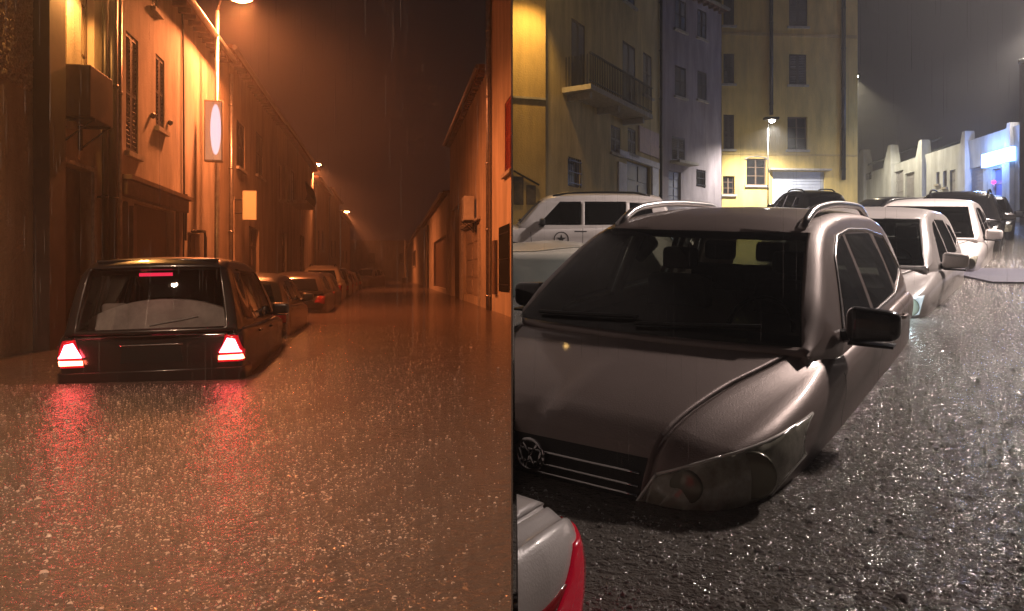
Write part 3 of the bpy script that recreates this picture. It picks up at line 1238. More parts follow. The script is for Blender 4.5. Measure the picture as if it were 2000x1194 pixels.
    if wheels:
        for wy in wheels:
            for s in (1, -1):
                b = bmesh.new()
                Mw = Matrix.Translation((s * (body[5][1] - .10), wy, .33)) @ Matrix.Rotation(R(90), 4, 'Y')
                lathe(b, [(.2, -.1), (.30, -.11), (.33, -.08), (.33, .08), (.30, .11), (.2, .1)], 24, Mw)
                w_ = mlink('wheel', b, RUBBER, root, True)
                b = bmesh.new()
                for k in range(5):
                    vs = box(b, .03, .215, -.02, .02, -.112, .112)
                    bmesh.ops.transform(b, matrix=Mw @ Matrix.Rotation(2 * math.pi * k / 5, 4, 'Z'), verts=vs)
                mlink('rim', b, GALV, w_)
                arch = [(wy + .40 * math.cos(t), .33 + .40 * math.sin(t)) for t in [2 * math.pi * k / 20 for k in range(20)]]
                mlink('wheel_arch', patch(bb, arch, 'x', LEFT if s > 0 else RIGHT, .003, .006), PLASTIC, root)
    if interior:
        zb, wb = cab[3][1], cab[3][2]
        sm_ = seatm or SEAT
        b = bmesh.new()
        y0 = cab[0][0]
        rings = [[(-wb + .06, y0 + .0, zb + .02), (-wb + .06, y0 + .45, zb + .06), (-wb + .06, y0 + .62, zb - .05), (-wb + .06, y0 + .62, zb - .4)],
                 [(wb - .06, y0 + .0, zb + .02), (wb - .06, y0 + .45, zb + .06), (wb - .06, y0 + .62, zb - .05), (wb - .06, y0 + .62, zb - .4)]]
        va, vb = [b.verts.new(p) for p in rings[0]], [b.verts.new(p) for p in rings[1]]
        for k in range(3):
            b.faces.new((va[k], va[k + 1], vb[k + 1], vb[k]))
        mlink('dashboard', b, PLASTIC, root)
        b = bmesh.new()
        n = 24
        tube(b, [(wb * .42 + .18 * math.cos(2 * math.pi * k / n), y0 + .78 + .06 * math.sin(2 * math.pi * k / n), zb + .02 + .17 * math.sin(2 * math.pi * k / n)) for k in range(n + 1)], .014, 6)
        mlink('steering_wheel', b, PLASTIC, root, True)
        for yy, xs in ((y0 + 1.35, (-.37, .37)), (y0 + 2.25, (-.4, 0, .4))):
            for xx in xs:
                b = bevel_box(xx - .22, xx + .22, yy, yy + .14, zb - .5, zb + .24, .06, 3)
                mlink('seat', b, sm_, root, True)
                b = bevel_box(xx - .12, xx + .12, yy + .03, yy + .12, zb + .27, zb + .42, .04, 3)
                mlink('headrest', b, sm_, root, True)
        b = bmesh.new()
        box(b, -wb + .06, wb - .06, y0 + .6, L - .4, zb - .56, zb - .5)
        mlink('cabin_floor', b, SEAT, root)
    return root, bb, cb, bvb, bvc


def on_slope(x, y, dep, yaw, roll=0, pitch=0):
    return TILT @ Matrix.Translation((x, y, -dep)) @ Matrix.Rotation(-yaw, 4, 'Z') @ Matrix.Rotation(roll, 4, 'Y') @ Matrix.Rotation(pitch, 4, 'X')


YAW = .603
X0, Y0 = .075, 2.97
rvec = Vector((math.sin(YAW), math.cos(YAW)))
lvec = Vector((math.cos(YAW), -math.sin(YAW)))


def row(r, l=0):
    return X0 + rvec.x * r + lvec.x * l, Y0 + rvec.y * r + lvec.y * l


# ---- the big grey car
TAUPE = pmat('taupe_metallic', (0.27, 0.21, 0.19), .46, .35, var=.08, scale=3, bump=.0011, bscale=150, coat=.5)
SUV_SIDES = [[(1.60, 1.055), (2.36, 1.075), (2.36, 1.52), (2.20, 1.50), (1.95, 1.40)],
             [(2.45, 1.078), (3.28, 1.10), (3.32, 1.30), (3.24, 1.50), (2.45, 1.525)],
             [(3.40, 1.13), (3.86, 1.20), (3.72, 1.44), (3.40, 1.48)]]
suv, bb, cb, bvb, bvc = car('large taupe off-roader standing in the water with silver roof rails, filling the foreground', on_slope(X0, Y0, .655, YAW), SUV_BODY, SUV_CAB, SUV_SEAM, TAUPE,
    wind=[(-.765, 1.075), (.765, 1.075), (.60, 1.555), (-.60, 1.555)], sides=SUV_SIDES, rear=[(-.62, 1.12), (.62, 1.12), (.52, 1.46), (-.52, 1.46)],
    rails=(1.86, 3.85, .555, .055, pmat('satin_rail', (.62, .61, .60), .28, .9)), trim=dict(mat=pmat('satin_trim', (.5, .48, .46), .25, .9), lines=[[(1.50, 1.045), (1.93, 1.42), (2.2, 1.525), (2.6, 1.548), (3.2, 1.525), (3.75, 1.46), (3.92, 1.20), (3.3, 1.085), (1.5, 1.045)]], r=.011),
    lamps=[(.45, .63), (.84, .645), (.895, .73), (.895, .875), (.72, .83), (.52, .755)], tail=[(.62, .85), (.84, .83), (.82, 1.0), (.64, 1.02)], mirror_mat=pmat('dark_mirror_cap', (.03, .026, .025), .22, .3, coat=.8), glassm=glass('clear_car_glass', (.34, .37, .33)),
    interior=True, seams=[((1.38, .25), (1.30, .93)), ((2.40, .25), (2.40, 1.0)), ((3.40, .35), (3.34, 1.03))], handles=((2.22, .92), (3.18, .95)), res=72,
    grille=dict(w=.46, z0=.55, z1=.80, slats=(.672, .705, .75), r=.006), groove=.011, mirror_at=(1.50, 1.135))  # grille carried higher so its black stands in for the unlit nose
# badge ring on the grille
q = ray_on(bvb, 'y', (0, .735), -1)
bm = bmesh.new()
n = 28
tube(bm, [(q.x + .062 * math.cos(2 * math.pi * k / n), q.y - .022, .735 + .062 * math.sin(2 * math.pi * k / n)) for k in range(n + 1)], .008, 6)
for a, b in (((-.035, .048), (0, -.0)), ((0, 0), (.035, .048)), ((-.052, .02), (-.024, -.052)), ((-.024, -.052), (0, -.005)), ((0, -.005), (.024, -.052)), ((.024, -.052), (.052, .02))):
    tube(bm, [(a[0], q.y - .022, .735 + a[1]), (b[0], q.y - .022, .735 + b[1])], .006, 5)
mlink('badge', bm, CHROME, suv, True)
for b_ in (bb, cb):
    b_.free()
clip_tree(suv, 1)

# ---- the row behind it
WHITE_P = paint('white_paint', (.62, .58, .56), 0, .35)
HS = [[(1.50, .985), (2.18, 1.0), (2.18, 1.40), (2.0, 1.37), (1.80, 1.28)], [(2.26, 1.003), (3.0, 1.02), (3.06, 1.2), (3.0, 1.38), (2.26, 1.405)], [(3.12, 1.05), (3.5, 1.1), (3.38, 1.30), (3.12, 1.34)]]
HW = [(-.72, .99), (.72, .99), (.565, 1.425), (-.565, 1.425)]
HRW = [(-.60, 1.02), (.60, 1.02), (.50, 1.34), (-.50, 1.34)]
HT = [(.50, .72), (.78, .68), (.79, .90), (.62, .93)]


def free(t):
    t[1].free()
    t[2].free()
    return t[0]


def hatch(label, M, pm, sy=1, sx=1, sz=1, short=1, shift=0, **kw):
    f = lambda poly, a, b: [(p[0] * a, p[1] * b) for p in poly]
    kw.setdefault('wind', f(HW, sx, sz))
    kw.setdefault('sides', [f(s, sy, sz) for s in HS])
    kw.setdefault('rear', f(HRW, sx, sz))
    kw.setdefault('tail', f(HT, sx, sz))
    kw.setdefault('lamps', f([(.44, .56), (.80, .62), (.82, .78), (.70, .77), (.48, .65)], sx, sz))
    kw.setdefault('grille', dict(w=.38 * sx, z0=.46 * sz, z1=.56 * sz, slats=(.51 * sz,), r=.008))
    return free(car(label, M, scale_st(HATCH_BODY, sy, sx, sz), [(r[0] + shift, *r[1:]) for r in scale_st(HATCH_CAB, sy * short, sx, sz, (2, 4), (1, 3))], [(a * sy, b * sx) for a, b in HATCH_SEAM], pm, **kw))


x, y = row(5.05, -.02)
hatch('white hatchback in the row right behind the large taupe car, lamp glare on its windscreen', on_slope(x, y, .60, YAW + .03), WHITE_P, 1.03, 1.04, 1.02, interior=True, glassm=GL_DARK, seams=[((1.3, .25), (1.25, .9)), ((2.3, .25), (2.3, 1.0))], handles=((2.1, .95),), mirror_at=(1.48, 1.04))
hl_ = [o for o in bpy.data.objects if o.name.startswith('headlight') and o.parent and 'right behind' in o.parent.get('label', '')]
for o in hl_:
    o.data.materials[0] = emat('lit_headlight', (.75, .92, 1.0), .7, (.5, .5, .5))
    bmw = o.parent
    cxy = sum((v.co for v in o.data.vertices), Vector()) / len(o.data.vertices)
    l_ = bpy.data.lights.new('headlight_beam', 'POINT')
    l_.color = (.70, .92, 1.0)
    l_.energy = 14
    l_.shadow_soft_size = .06
    lo = bpy.data.objects.new('headlight_beam', l_)
    COL.objects.link(lo)
    lo.parent = bmw
    lo.location = cxy + Vector((0, -.12, .06))
x, y = row(10.0, .16)
hatch('second white car of the row, tall, with a white door mirror', on_slope(x, y, .60, YAW + .02), WHITE_P, 1.06, 1.06, 1.08, interior=True, glassm=GL_TINT, mirror_at=(1.5, 1.11))
x, y = row(15.2, .3)
DSUV = paint('dark_paint', (.035, .033, .034), .4, .25)
f_ = car('dark off-roader with roof rails farther along the row of white cars', on_slope(x, y, .45, YAW), SUV_BODY, SUV_CAB, SUV_SEAM, DSUV, wind=[(-.765, 1.075), (.765, 1.075), (.60, 1.555), (-.60, 1.555)], sides=SUV_SIDES,
         rails=(1.9, 3.8, .56, .06, DARK), hollow=False, wheels=(.92, 3.52))
free(f_)
x, y = row(20.4, .5)
hatch('small dark car at the far end of the row, next to the blue lit shop', on_slope(x, y, .4, YAW), paint('dark_blue_paint', (.03, .035, .05), .3, .3), hollow=False)

# ---- white off-roader seen from its side, and a white bonnet before it
Mr = on_slope(-.80, 16.4, .55, R(94))
REN_BODY = scale_st(SUV_BODY, .955, .98, 1.0)
REN_CAB = [(1.00, 1.045, .79, 1.05, .70), (1.25, 1.0, .85, 1.32, .69), (1.52, .99, .86, 1.58, .68), (1.75, .99, .862, 1.66, .68), (2.7, 1.0, .862, 1.69, .67), (3.4, 1.01, .86, 1.68, .67), (3.85, 1.02, .85, 1.62, .66), (3.97, 1.02, .84, 1.50, .65), (4.14, .99, .80, 1.0, .64)]
ren, bb, cb, bvb, bvc = car('white boxy off-roader parked side on, with a round star badge on its door', Mr, REN_BODY, REN_CAB, SUV_SEAM, WHITE_P, sides=[[(1.40, 1.07), (2.28, 1.07), (2.28, 1.55), (1.85, 1.55)], [(2.36, 1.07), (3.2, 1.08), (3.2, 1.55), (2.36, 1.55)], [(3.28, 1.1), (3.78, 1.2), (3.7, 1.5), (3.28, 1.53)]],
    wind=[(-.74, 1.09), (.74, 1.09), (.64, 1.56), (-.64, 1.56)], hollow=True, glassm=GL_TINT, rails=(1.7, 3.7, .6, .05, DARK), wheels=(.85, 3.40), seams=[((1.3, .25), (1.25, .93)), ((2.32, .25), (2.32, 1.0)), ((1.3, .33), (3.2, .33))], mirror_mat=PLASTIC, interior=True)
for s in (1, -1):
    bmx = bmesh.new()
    cy, cz = 1.88, .78
    for r0, r1, a0, a1 in ((.155, .135, 0, 32),):
        for k in range(32):
            t0, t1 = 2 * math.pi * k / 32, 2 * math.pi * (k + 1) / 32
            qs = [ray_on(bvb, 'x', (cy + r * math.cos(t), cz + r * math.sin(t)), s) for r, t in ((r0, t0), (r0, t1), (r1, t1), (r1, t0))]
            bmx.faces.new([bmx.verts.new(v + Vector((s * .004, 0, 0))) for v in qs])
    star = [(cy + (.105 if k % 2 == 0 else .042) * math.cos(R(90) + math.pi * k / 5), cz + (.105 if k % 2 == 0 else .042) * math.sin(R(90) + math.pi * k / 5)) for k in range(10)]
    cc = ray_on(bvb, 'x', (cy, cz), s) + Vector((s * .005, 0, 0))
    vs = [bmx.verts.new(ray_on(bvb, 'x', p, s) + Vector((s * .005, 0, 0))) for p in star]
    c_ = bmx.verts.new(cc)
    for k in range(10):
        bmx.faces.new((c_, vs[k], vs[(k + 1) % 10]))
    for (ya, yb, zz) in ((2.05 + .1, 2.4, .93), (1.35, 1.6, .62)):
        t = patch(bb, [(ya, zz), (yb, zz), (yb, zz + .022), (ya, zz + .022)], 'x', LEFT if s > 0 else RIGHT, .004, 0)
        me = bpy.data.meshes.new('t')
        t.to_mesh(me)
        t.free()
        bmx.from_mesh(me)
        bpy.data.meshes.remove(me)
    mlink('door_badge', bmx, pmat('badge_black', (.03, .03, .03), .5), ren)
bb.free()
cb.free()
clip_tree(ren, 1)
x = hatch('white car mostly hidden between the partition and the large taupe car', on_slope(2.1, 9.4, .50, R(-97)), paint('cream_paint', (.60, .56, .48), 0, .35), 1.35, 1.0, 1.06, shift=1.15, hollow=False, mirrors=False)
clip_tree(x, 1)
# ---- near white car, only its rear corner inside the frame
cx, cy = .235, 1.84
Mw = on_slope(cx - lvec.x * .84 - rvec.x * 3.98, cy - lvec.y * .84 - rvec.y * 3.98, .58, YAW)
nearc = hatch('rear corner of a white car with a red tail light, nearest in the grey street', Mw, WHITE_P, 1, 1, 1, tail=[(.62, .56), (.90, .56), (.90, .80), (.70, .865), (.62, .80)], mirrors=False, lamps=False, grille=False, short=.72)
b_ = body_bm(HATCH_BODY, HATCH_SEAM)
mlink('tail_light', patch(b_, [(3.50, .50), (4.08, .50), (4.08, .84), (3.86, .875), (3.66, .74)], 'x', LEFT, .007, .02), emat('red_lens_lit', (1, .01, .05), .14, (.40, .01, .02)), nearc, True)
b_.free()
clip_tree(nearc, 1)

# ---- cars behind the row
for (px, py, d, yaw, lab, colr, sc) in ((1566, 402, 26, R(180), 'dark car with roof bars before the pale garage door', (.05, .05, .05), 1.12), (1722, 402, 30, R(70), 'dark low car by the yellow house corner, beyond the white hatchback', (.05, .045, .045), .98), (1806, 400, 33, R(80), 'pale car before the white pointed wall', (.35, .33, .31), 1.0)):
    X = (px - 1000) / F * d
    y_ = d / math.cos(SLOPE)
    hatch(lab, on_slope(X - math.sin(yaw) * 2, y_ - math.cos(yaw) * 2, .4, yaw), paint('paint_%d' % px, colr, .3, .3), 1, 1, sc, hollow=False, rails=(1.9, 3.4, .5, .06, DARK) if px < 1600 else None)

# ------------------------------------------------------------------ cars on the orange street
def on_street(px, Yrear, L, dep, dyaw=0.0, roll=0.0, wc=None, pitch=0.0):
    """rear bumper centred on column px at depth Yrear, nose pointing away"""
    X = (px - 1000) / F * Yrear
    return Matrix.Translation((X, Yrear, -dep)) @ Matrix.Rotation(math.pi + TH + dyaw, 4, 'Z') @ Matrix.Rotation(roll, 4, 'Y') @ Matrix.Rotation(pitch, 4, 'X') @ Matrix.Translation((0, -L, 0))


BLACKP = pmat('black_car_paint', (.022, .018, .018), .28, .2, var=.1, scale=3, bump=.0006, bscale=140, coat=.6)
HERO_BODY = [(0.00, .60, .30, .60, .64), (.02, .68, .26, .66, .74), (.07, .755, .24, .74, .845), (.18, .83, .22, .81, .91), (.40, .885, .2, .86, .965), (.8, .90, .2, .90, 1.0),
             (1.15, .905, .2, .93, 1.03), (1.5, .91, .2, .95, .99), (2.5, .91, .2, .97, .99), (3.5, .91, .2, .99, 1.005), (4.0, .905, .24, 1.0, 1.01), (4.2, .895, .26, .985, 1.01), (4.30, .88, .30, .95, .99), (4.34, .85, .34, .90, .96)]
HERO_CAB = [(1.02, 1.0, .80, 1.01, .68), (1.4, .97, .865, 1.31, .675), (1.85, .96, .872, 1.58, .67), (2.1, .96, .873, 1.67, .67), (2.7, .97, .873, 1.73, .67), (3.4, .98, .870, 1.745, .67), (3.85, .985, .865, 1.735, .68), (4.05, .985, .86, 1.66, .68), (4.31, .965, .83, .98, .67)]
HERO_M = on_street(300, 7.62, 4.34, .49, R(2.0), R(1.2))
hero, bb, cb, bvb, bvc = car('black estate car with glowing red tail lights half sunk in the orange street', HERO_M, HERO_BODY, HERO_CAB, SUV_SEAM, BLACKP, hollow=True, glassm=glass('rear_glass', (.55, .55, .55)),
    wind=[(-.74, 1.05), (.74, 1.05), (.62, 1.60), (-.62, 1.60)], rear=[(-.72, 1.03), (.72, 1.03), (.635, 1.655), (-.635, 1.655)],
    sides=[[(1.60, 1.02), (2.36, 1.03), (2.36, 1.58), (2.20, 1.56), (1.95, 1.44)], [(2.45, 1.03), (3.28, 1.04), (3.30, 1.60), (2.45, 1.6)], [(3.40, 1.06), (3.95, 1.10), (3.88, 1.58), (3.40, 1.59)]],
    trim=dict(mat=DARK, lines=[[(1.5, 1.0), (1.93, 1.46), (2.2, 1.6), (3.6, 1.62)]], r=.012), mirror_at=(1.5, 1.08), handles=((2.2, .88), (3.2, .9)), seams=[((1.38, .25), (1.30, .93)), ((2.40, .25), (2.40, .97)), ((3.40, .35), (3.34, .99))], grille=False, res=60)
LB = 4.34
for s in (1, -1):
    kp = lambda c, n, s=s: c.y > 4.22 and c.x * s > 0
    lens = [(.635 * s, .655), (.89 * s, .655), (.895 * s, .75), (.835 * s, .925), (.715 * s, .935)]
    tl = mlink('tail_light', patch(bb, lens, 'y', kp, .006, .02), emat('tail_lens_glow', (1.0, .012, .03), .38, (.35, .01, .01)), hero, True)
    tri = [(.655 * s, .755), (.865 * s, .755), (.81 * s, .89), (.735 * s, .905)]
    mlink('lamp_core', patch(bb, tri, 'y', kp, .016, .012), emat('tail_core', (1.0, .06, .085), 42, (1, .3, .3)), tl, True)
    bar = [(.645 * s, .68), (.875 * s, .68), (.87 * s, .73), (.65 * s, .725)]
    mlink('lamp_bar', patch(bb, bar, 'y', kp, .016, .012), emat('tail_bar', (1.0, .16, .08), 18, (1, .4, .2)), tl, True)
# brake light behind the glass, tailgate recess, bumper, made-up pale seat back giving the glass its light arc
q = ray_on(bvc, 'y', (0, 1.60), 1)
bm = bmesh.new()
box(bm, -.16, .16, q.y - .10, q.y - .06, 1.565, 1.60)
mlink('brake_light', bm, emat('brake_glow', (1.0, .03, .09), 1.6, (.5, .02, .03)), hero)
bm = bmesh.new()
vc = bm.verts.new((0, 3.55, .90))
prev = None
n = 28
for k in range(n + 1):
    x = -.74 + 1.48 * k / n
    zz = 1.12 + .20 * (1 - (x / .74) ** 2) ** .8
    a, b = bm.verts.new((x, 3.62, .85)), bm.verts.new((x, 3.74, zz))
    c, d = bm.verts.new((x, 3.88, zz - .01)), bm.verts.new((x, 3.93, .85))
    cur = (a, b, c, d)
    if prev:
        for i in range(3):
            bm.faces.new((prev[i], prev[i + 1], cur[i + 1], cur[i]))
    prev = cur
bm.verts.remove(vc)
mlink('arc_seat', bm, pmat('pale_arc', (.62, .58, .57), .85, var=.3, scale=5), hero, True)
for xx in (-.3, .52):
    mlink('headrest', bevel_box(xx - .13, xx + .13, 3.70, 3.80, 1.12, 1.28, .05, 3), pmat('pale_upholstery', (.40, .36, .35), .85), hero, True)
bm = bmesh.new()
box(bm, -.8, .8, 1.2, 3.6, .55, .6)
box(bm, -.62, .62, 1.95, 2.05, .6, 1.66)  # added upright sheet blocking the view through, so upper glass stays dark
mlink('floor_and_blocker', bm, SEAT, hero)
mlink('plate_recess', patch(bb, [(-.30, .68), (.30, .68), (.28, .84), (-.28, .84)], 'y', lambda c, n: c.y > 4, .003, .004), PLASTIC, hero)
bm = trim_line(bvb, 'y', [(-.30, .86), (.30, .86)], .010, 1, sub=10)
mlink('tailgate_strip', bm, CHROME, hero, True)
bm = trim_line(bvb, 'y', [(-.66, .955), (.66, .955)], .006, 1, sub=14)
mlink('deck_edge', bm, CHROME, hero, True)
mlink('rear_bumper', patch(bb, [(-.95, .30), (.95, .30), (.95, .60), (-.95, .60)], 'y', lambda c, n: c.y > 3.95, .03, .035), BLACKP, hero, True)
bm = bmesh.new()
qs = [ray_on(bvc, 'y', (x_, 1.06 + .02 * k), 1) for k, x_ in enumerate((.0, -.12, -.24, -.36, -.46))]
qs = [v + Vector((0, .02, 0)) for v in qs if v]
tube(bm, qs, .011, 6)
mlink('rear_wiper', bm, PLASTIC, hero)
# spoiler lip
bm = bevel_box(-.60, .60, 3.86, 4.04, 1.715, 1.745, .012, 2)
mlink('spoiler', bm, BLACKP, hero, True)
bb.free()
cb.free()

rowc = [  # column of the rear's middle, depth, scale, colour, label
    (466, 12.9, (1.0, 1.0, 1.02), (.10, .075, .06), 'brown hatchback parked just ahead of the black estate car', 0),
    (577, 20.5, (1.03, 1.02, 1.03), (.07, .055, .05), 'dark hatchback third in the flooded row on the orange street', 0),
    (607, 25.6, (1.03, 1.02, 1.02), (.10, .08, .07), 'dark car half hidden before the pale off-roader in the row', 0),
    (627, 31.5, (1.05, 1.08, 1.24), (.60, .52, .42), 'pale tall off-roader with red tail lights, parked by the balcony house', 1),
    (650, 37.5, (1.0, 1.0, 1.2), (.16, .12, .10), 'brownish car right after the pale off-roader', 0),
    (664, 44, (1.0, 1.0, 1.12), (.14, .05, .045), 'dark car in the misty stretch under the third street lamp', 0),
    (675, 51.0, (1.0, 1.0, 1.1), (.2, .16, .14), 'dull car parked beyond the misty dark one', 0),
    (685, 58.0, (1.0, 1.0, 1.1), (.05, .04, .04), 'second last car of the row, a dark blot in the rain', 0),
    (697, 67.0, (1.0, 1.0, 1.12), (.07, .06, .05), 'last car of the orange row, tiny and dark', 0),
    (736, 70.0, (1.1, 1.1, 1.35), (.50, .44, .36), 'pale van standing across the far end of the orange street', 2)]
for i, (px, d, s, colr, lab, k) in enumerate(rowc):
    hatch(lab, on_street(px, d, 4.05 * s[0], .42 if i else .45, R(1.0) if k < 2 else R(160), 0), paint('street_paint_%d' % i, colr, .3, .28), *s, hollow=False, res=30 if d > 30 else 44, lamps=False if k < 2 else None or False, grille=False,
          rails=(1.9, 3.5, .52, .06, DARK) if k == 1 else None, tail=[(.56, .74), (.84, .70), (.85, 1.02), (.70, 1.05)] if k == 1 else [(.50, .72), (.78, .68), (.79, .90), (.62, .93)], mirrors=(i == 0))


# ------------------------------------------------------------------ houses of the grey street
def grey_house(label, pxa, da, pxb, db, ztop, mt, pxops, mats=None, depth=6.0, **kw):
    a, b = at(pxa, HOR, da), at(pxb, HOR, db)
    z0 = slope_z(min(da, db)) - .8
    ex = (b - a)
    ln = ex.length
    ex.normalize()

    def lx(px):
        k = (px - 1000) / F
        # (a + ex*t).x = k*(a+ex*t).y
        t = (k * a.y - a.x) / (ex.x - k * ex.y)
        return t, a.y + ex.y * t
    ops = []
    for o in pxops:
        x0, x1 = lx(o[0])[0], lx(o[1])[0]
        d = lx((o[0] + o[1]) / 2)[1]
        ops.append((x0, x1, at(0, o[3], d).z - z0, at(0, o[2], d).z - z0, *o[4:]))
    h, l = house(label, (a.x, a.y), (b.x, b.y), z0, ztop - z0, depth, mt, ops, mats, **kw)
    return h, l, (lambda px: lx(px)[0]), (lambda px, py: at(0, py, lx(px)[1]).z - z0)


YEL = plaster('yellow_plaster', (0.62, 0.46, 0.15), .18)
YEL2 = plaster('mustard_plaster', (0.50, 0.36, 0.14), .22)
BEI = plaster('beige_plaster', (0.52, 0.41, 0.20), .25)
MAUVE = plaster('mauve_plaster', (0.30, 0.26, 0.29), .3)
WHW = plaster('white_plaster', (0.46, 0.49, 0.54), .22)
GREYD = pmat('grey_door', (.28, .28, .32), .5, var=.2)
h, l_, lx, lz = grey_house('yellow house lit amber from above, beside the partition', 1000.9, 22.0, 1065.5, 22.3, 14, YEL2, [], depth=5)
bm = bmesh.new()
box(bm, .01, l_ - .002, -.06, -.002, lz(1030, 194), lz(1030, 190))
mlink('string_course', bm, STONE, h)
for k, (pa, pb, ya, yb) in enumerate(((1003, 1022, 345, 400), (1028, 1046, 362, 400))):
    bm = bmesh.new()
    box(bm, lx(pa), lx(pb), -.03, -.002, lz(pa, yb), lz(pa, ya))
    mlink('dark_panel', bm, pmat('dark_mural', (.10, .075, .05), .8, var=.8, scale=3), h)
bm = bmesh.new()
tube(bm, [(lx(1002), -.05, lz(1002, 334)), (lx(1052), -.05, lz(1052, 362))], .03, 6)
mlink('handrail', bm, DARK, h)
clip_tree(h, 1)

h, l_, lx, lz = grey_house('beige corner house with a long iron balcony and a framed shop door', 1066.2, 22.6, 1289.5, 31, 13, BEI,
                           [(1116, 1143, 42, 192, 'closed'), (1216, 1241, 86, 204, 'closed'), (1256, 1273, 106, 188, 'closed'), (1109, 1135, 309, 366, 'barred'), (1193, 1212, 247, 300, 'closed'), (1226, 1242, 252, 302, 'closed'), (1224, 1270, 320, 470, 'door'), (1120, 1142, -110, -25, 'closed'), (1218, 1240, -70, 8, 'closed')],
                           {'shutter': SHUT, 'door': pmat('shop_door', (.13, .12, .11), .4, var=.2)})
bm = bmesh.new()
za = lz(1160, 200)
xa_, xb_ = lx(1098), lx(1226)
box(bm, xa_, xb_, -1.0, -.002, za - .16, za)
bal = mlink('balcony', bm, STONE, h)
bm = bmesh.new()
n = 40
for i in range(n + 1):
    xx = xa_ + .04 + (xb_ - xa_ - .08) * i / n
    tube(bm, [(xx, -.96, za), (xx, -.96, za + .95)], .014, 5)
for i in range(9):
    for xx in (xa_ + .04, xb_ - .04):
        tube(bm, [(xx, -.96 + .105 * i, za), (xx, -.96 + .105 * i, za + .95)], .014, 5)
box(bm, xa_, xb_, -.99, -.93, za + .95, za + 1.0)
box(bm, xa_, xb_, -.98, -.94, za + .10, za + .13)
mlink('railing', bm, DARK, bal)
bm = bmesh.new()
for s in (.08, .5, .92):
    bm = bmesh.new()
    xx = xa_ + (xb_ - xa_) * s
    box(bm, xx - .08, xx + .08, -.8, -.002, za - .36, za - .162)
    mlink('console', bm, STONE, bal)
bm = bmesh.new()
box(bm, lx(1206), lx(1222), -.06, -.002, 0, lz(1212, 318))
box(bm, lx(1272), lx(1284), -.06, -.002, 0, lz(1277, 318))
box(bm, lx(1206), lx(1284), -.10, -.002, lz(1245, 317.5), lz(1245, 306))
mlink('shop_surround', bm, pmat('white_stone', (.6, .58, .62), .6, var=.15), h)
bm = bmesh.new()
box(bm, lx(1246), lx(1284), -.07, -.002, lz(1265, 303), lz(1265, 254))
mlink('sign_panel', bm, pmat('pink_panel', (.50, .36, .33), .6, var=.2), h)
downpipe(h, l_ - .15, .3, 14, .06, DARK)
clip_tree(h, 1)

h, l_, lx, lz = grey_house('narrow dark mauve house set back between the beige and the yellow one', 1291, 31.6, 1409, 35.2, 13.5, MAUVE,
                           [(1312, 1338, 268, 316, 'closed'), (1306, 1330, 335, 400, 'door'), (1360, 1378, 332, 366, 'barred'), (1318, 1340, 130, 190, 'closed'), (1362, 1380, 140, 196, 'closed'), (1318, 1340, 0, 60, 'closed'), (1362, 1380, 20, 76, 'closed')], {'door': GREYD})
bm = bmesh.new()
box(bm, lx(1308), lx(1346), -.5, -.002, lz(1325, 322), lz(1325, 317))
mlink('balcony', bm, STONE, h)
h, l_, lx, lz = grey_house('tall yellow house with brown windows and a pale garage door, lit by a white lamp', 1410, 36.4, 1675, 37.0, 17.5, YEL,
                           [(1413, 1434, 224, 292, 'closed'), (1413, 1434, 105, 164, 'closed'), (1413, 1434, -10, 50, 'closed'), (1538, 1577, 228, 293, 'window'), (1541, 1575, 106, 166, 'closed'), (1541, 1577, -14, 52, 'closed'),
                            (1458, 1497, 310, 362, 'window'), (1509, 1611, 335, 430, 'roller'), (1412, 1435, 344, 380, 'window')],
                           {'door': pmat('pale_blue_door', (.52, .56, .66), .5, var=.12), 'pane': PANE})
downpipe(h, lx(1505), lz(1505, 225), 18, .09, DARK)
downpipe(h, lx(1646), lz(1646, 352), 18, .10, DARK)
bm = bmesh.new()
box(bm, .02, l_ - .02, -.05, -.002, lz(1540, 72), lz(1540, 66))
mlink('string_course', bm, YEL2, h)
bm = bmesh.new()
box(bm, .02, l_ - .02, -.04, -.002, lz(1540, 304), lz(1540, 301))
mlink('string_course', bm, YEL2, h)
bm = bmesh.new()
box(bm, lx(1500), lx(1618), -.35, -.002, lz(1560, 334), lz(1560, 331))
mlink('door_canopy', bm, STONE, h)
bm = bmesh.new()      # arch head over the ground floor window
for k in range(10):
    a0, a1 = math.pi * k / 10, math.pi * (k + 1) / 10
    cx_, w_ = lx(1477.5), (lx(1497) - lx(1458)) / 2
    zt_ = lz(1477, 312)
    for (r0, r1) in ((w_, w_ + .12),):
        f0 = [(cx_ + r * math.cos(a), -.05, zt_ + r * .28 * math.sin(a)) for r, a in ((r0, a0), (r1, a0), (r1, a1), (r0, a1))]
        v0 = [bm.verts.new(p) for p in f0]
        v1 = [bm.verts.new((p[0], -.002, p[2])) for p in f0]
        bm.faces.new(v0)
        for i in range(4):
            bm.faces.new((v0[i], v1[i], v1[(i + 1) % 4], v0[(i + 1) % 4]))
mlink('arch_moulding', bm, STONE, h)

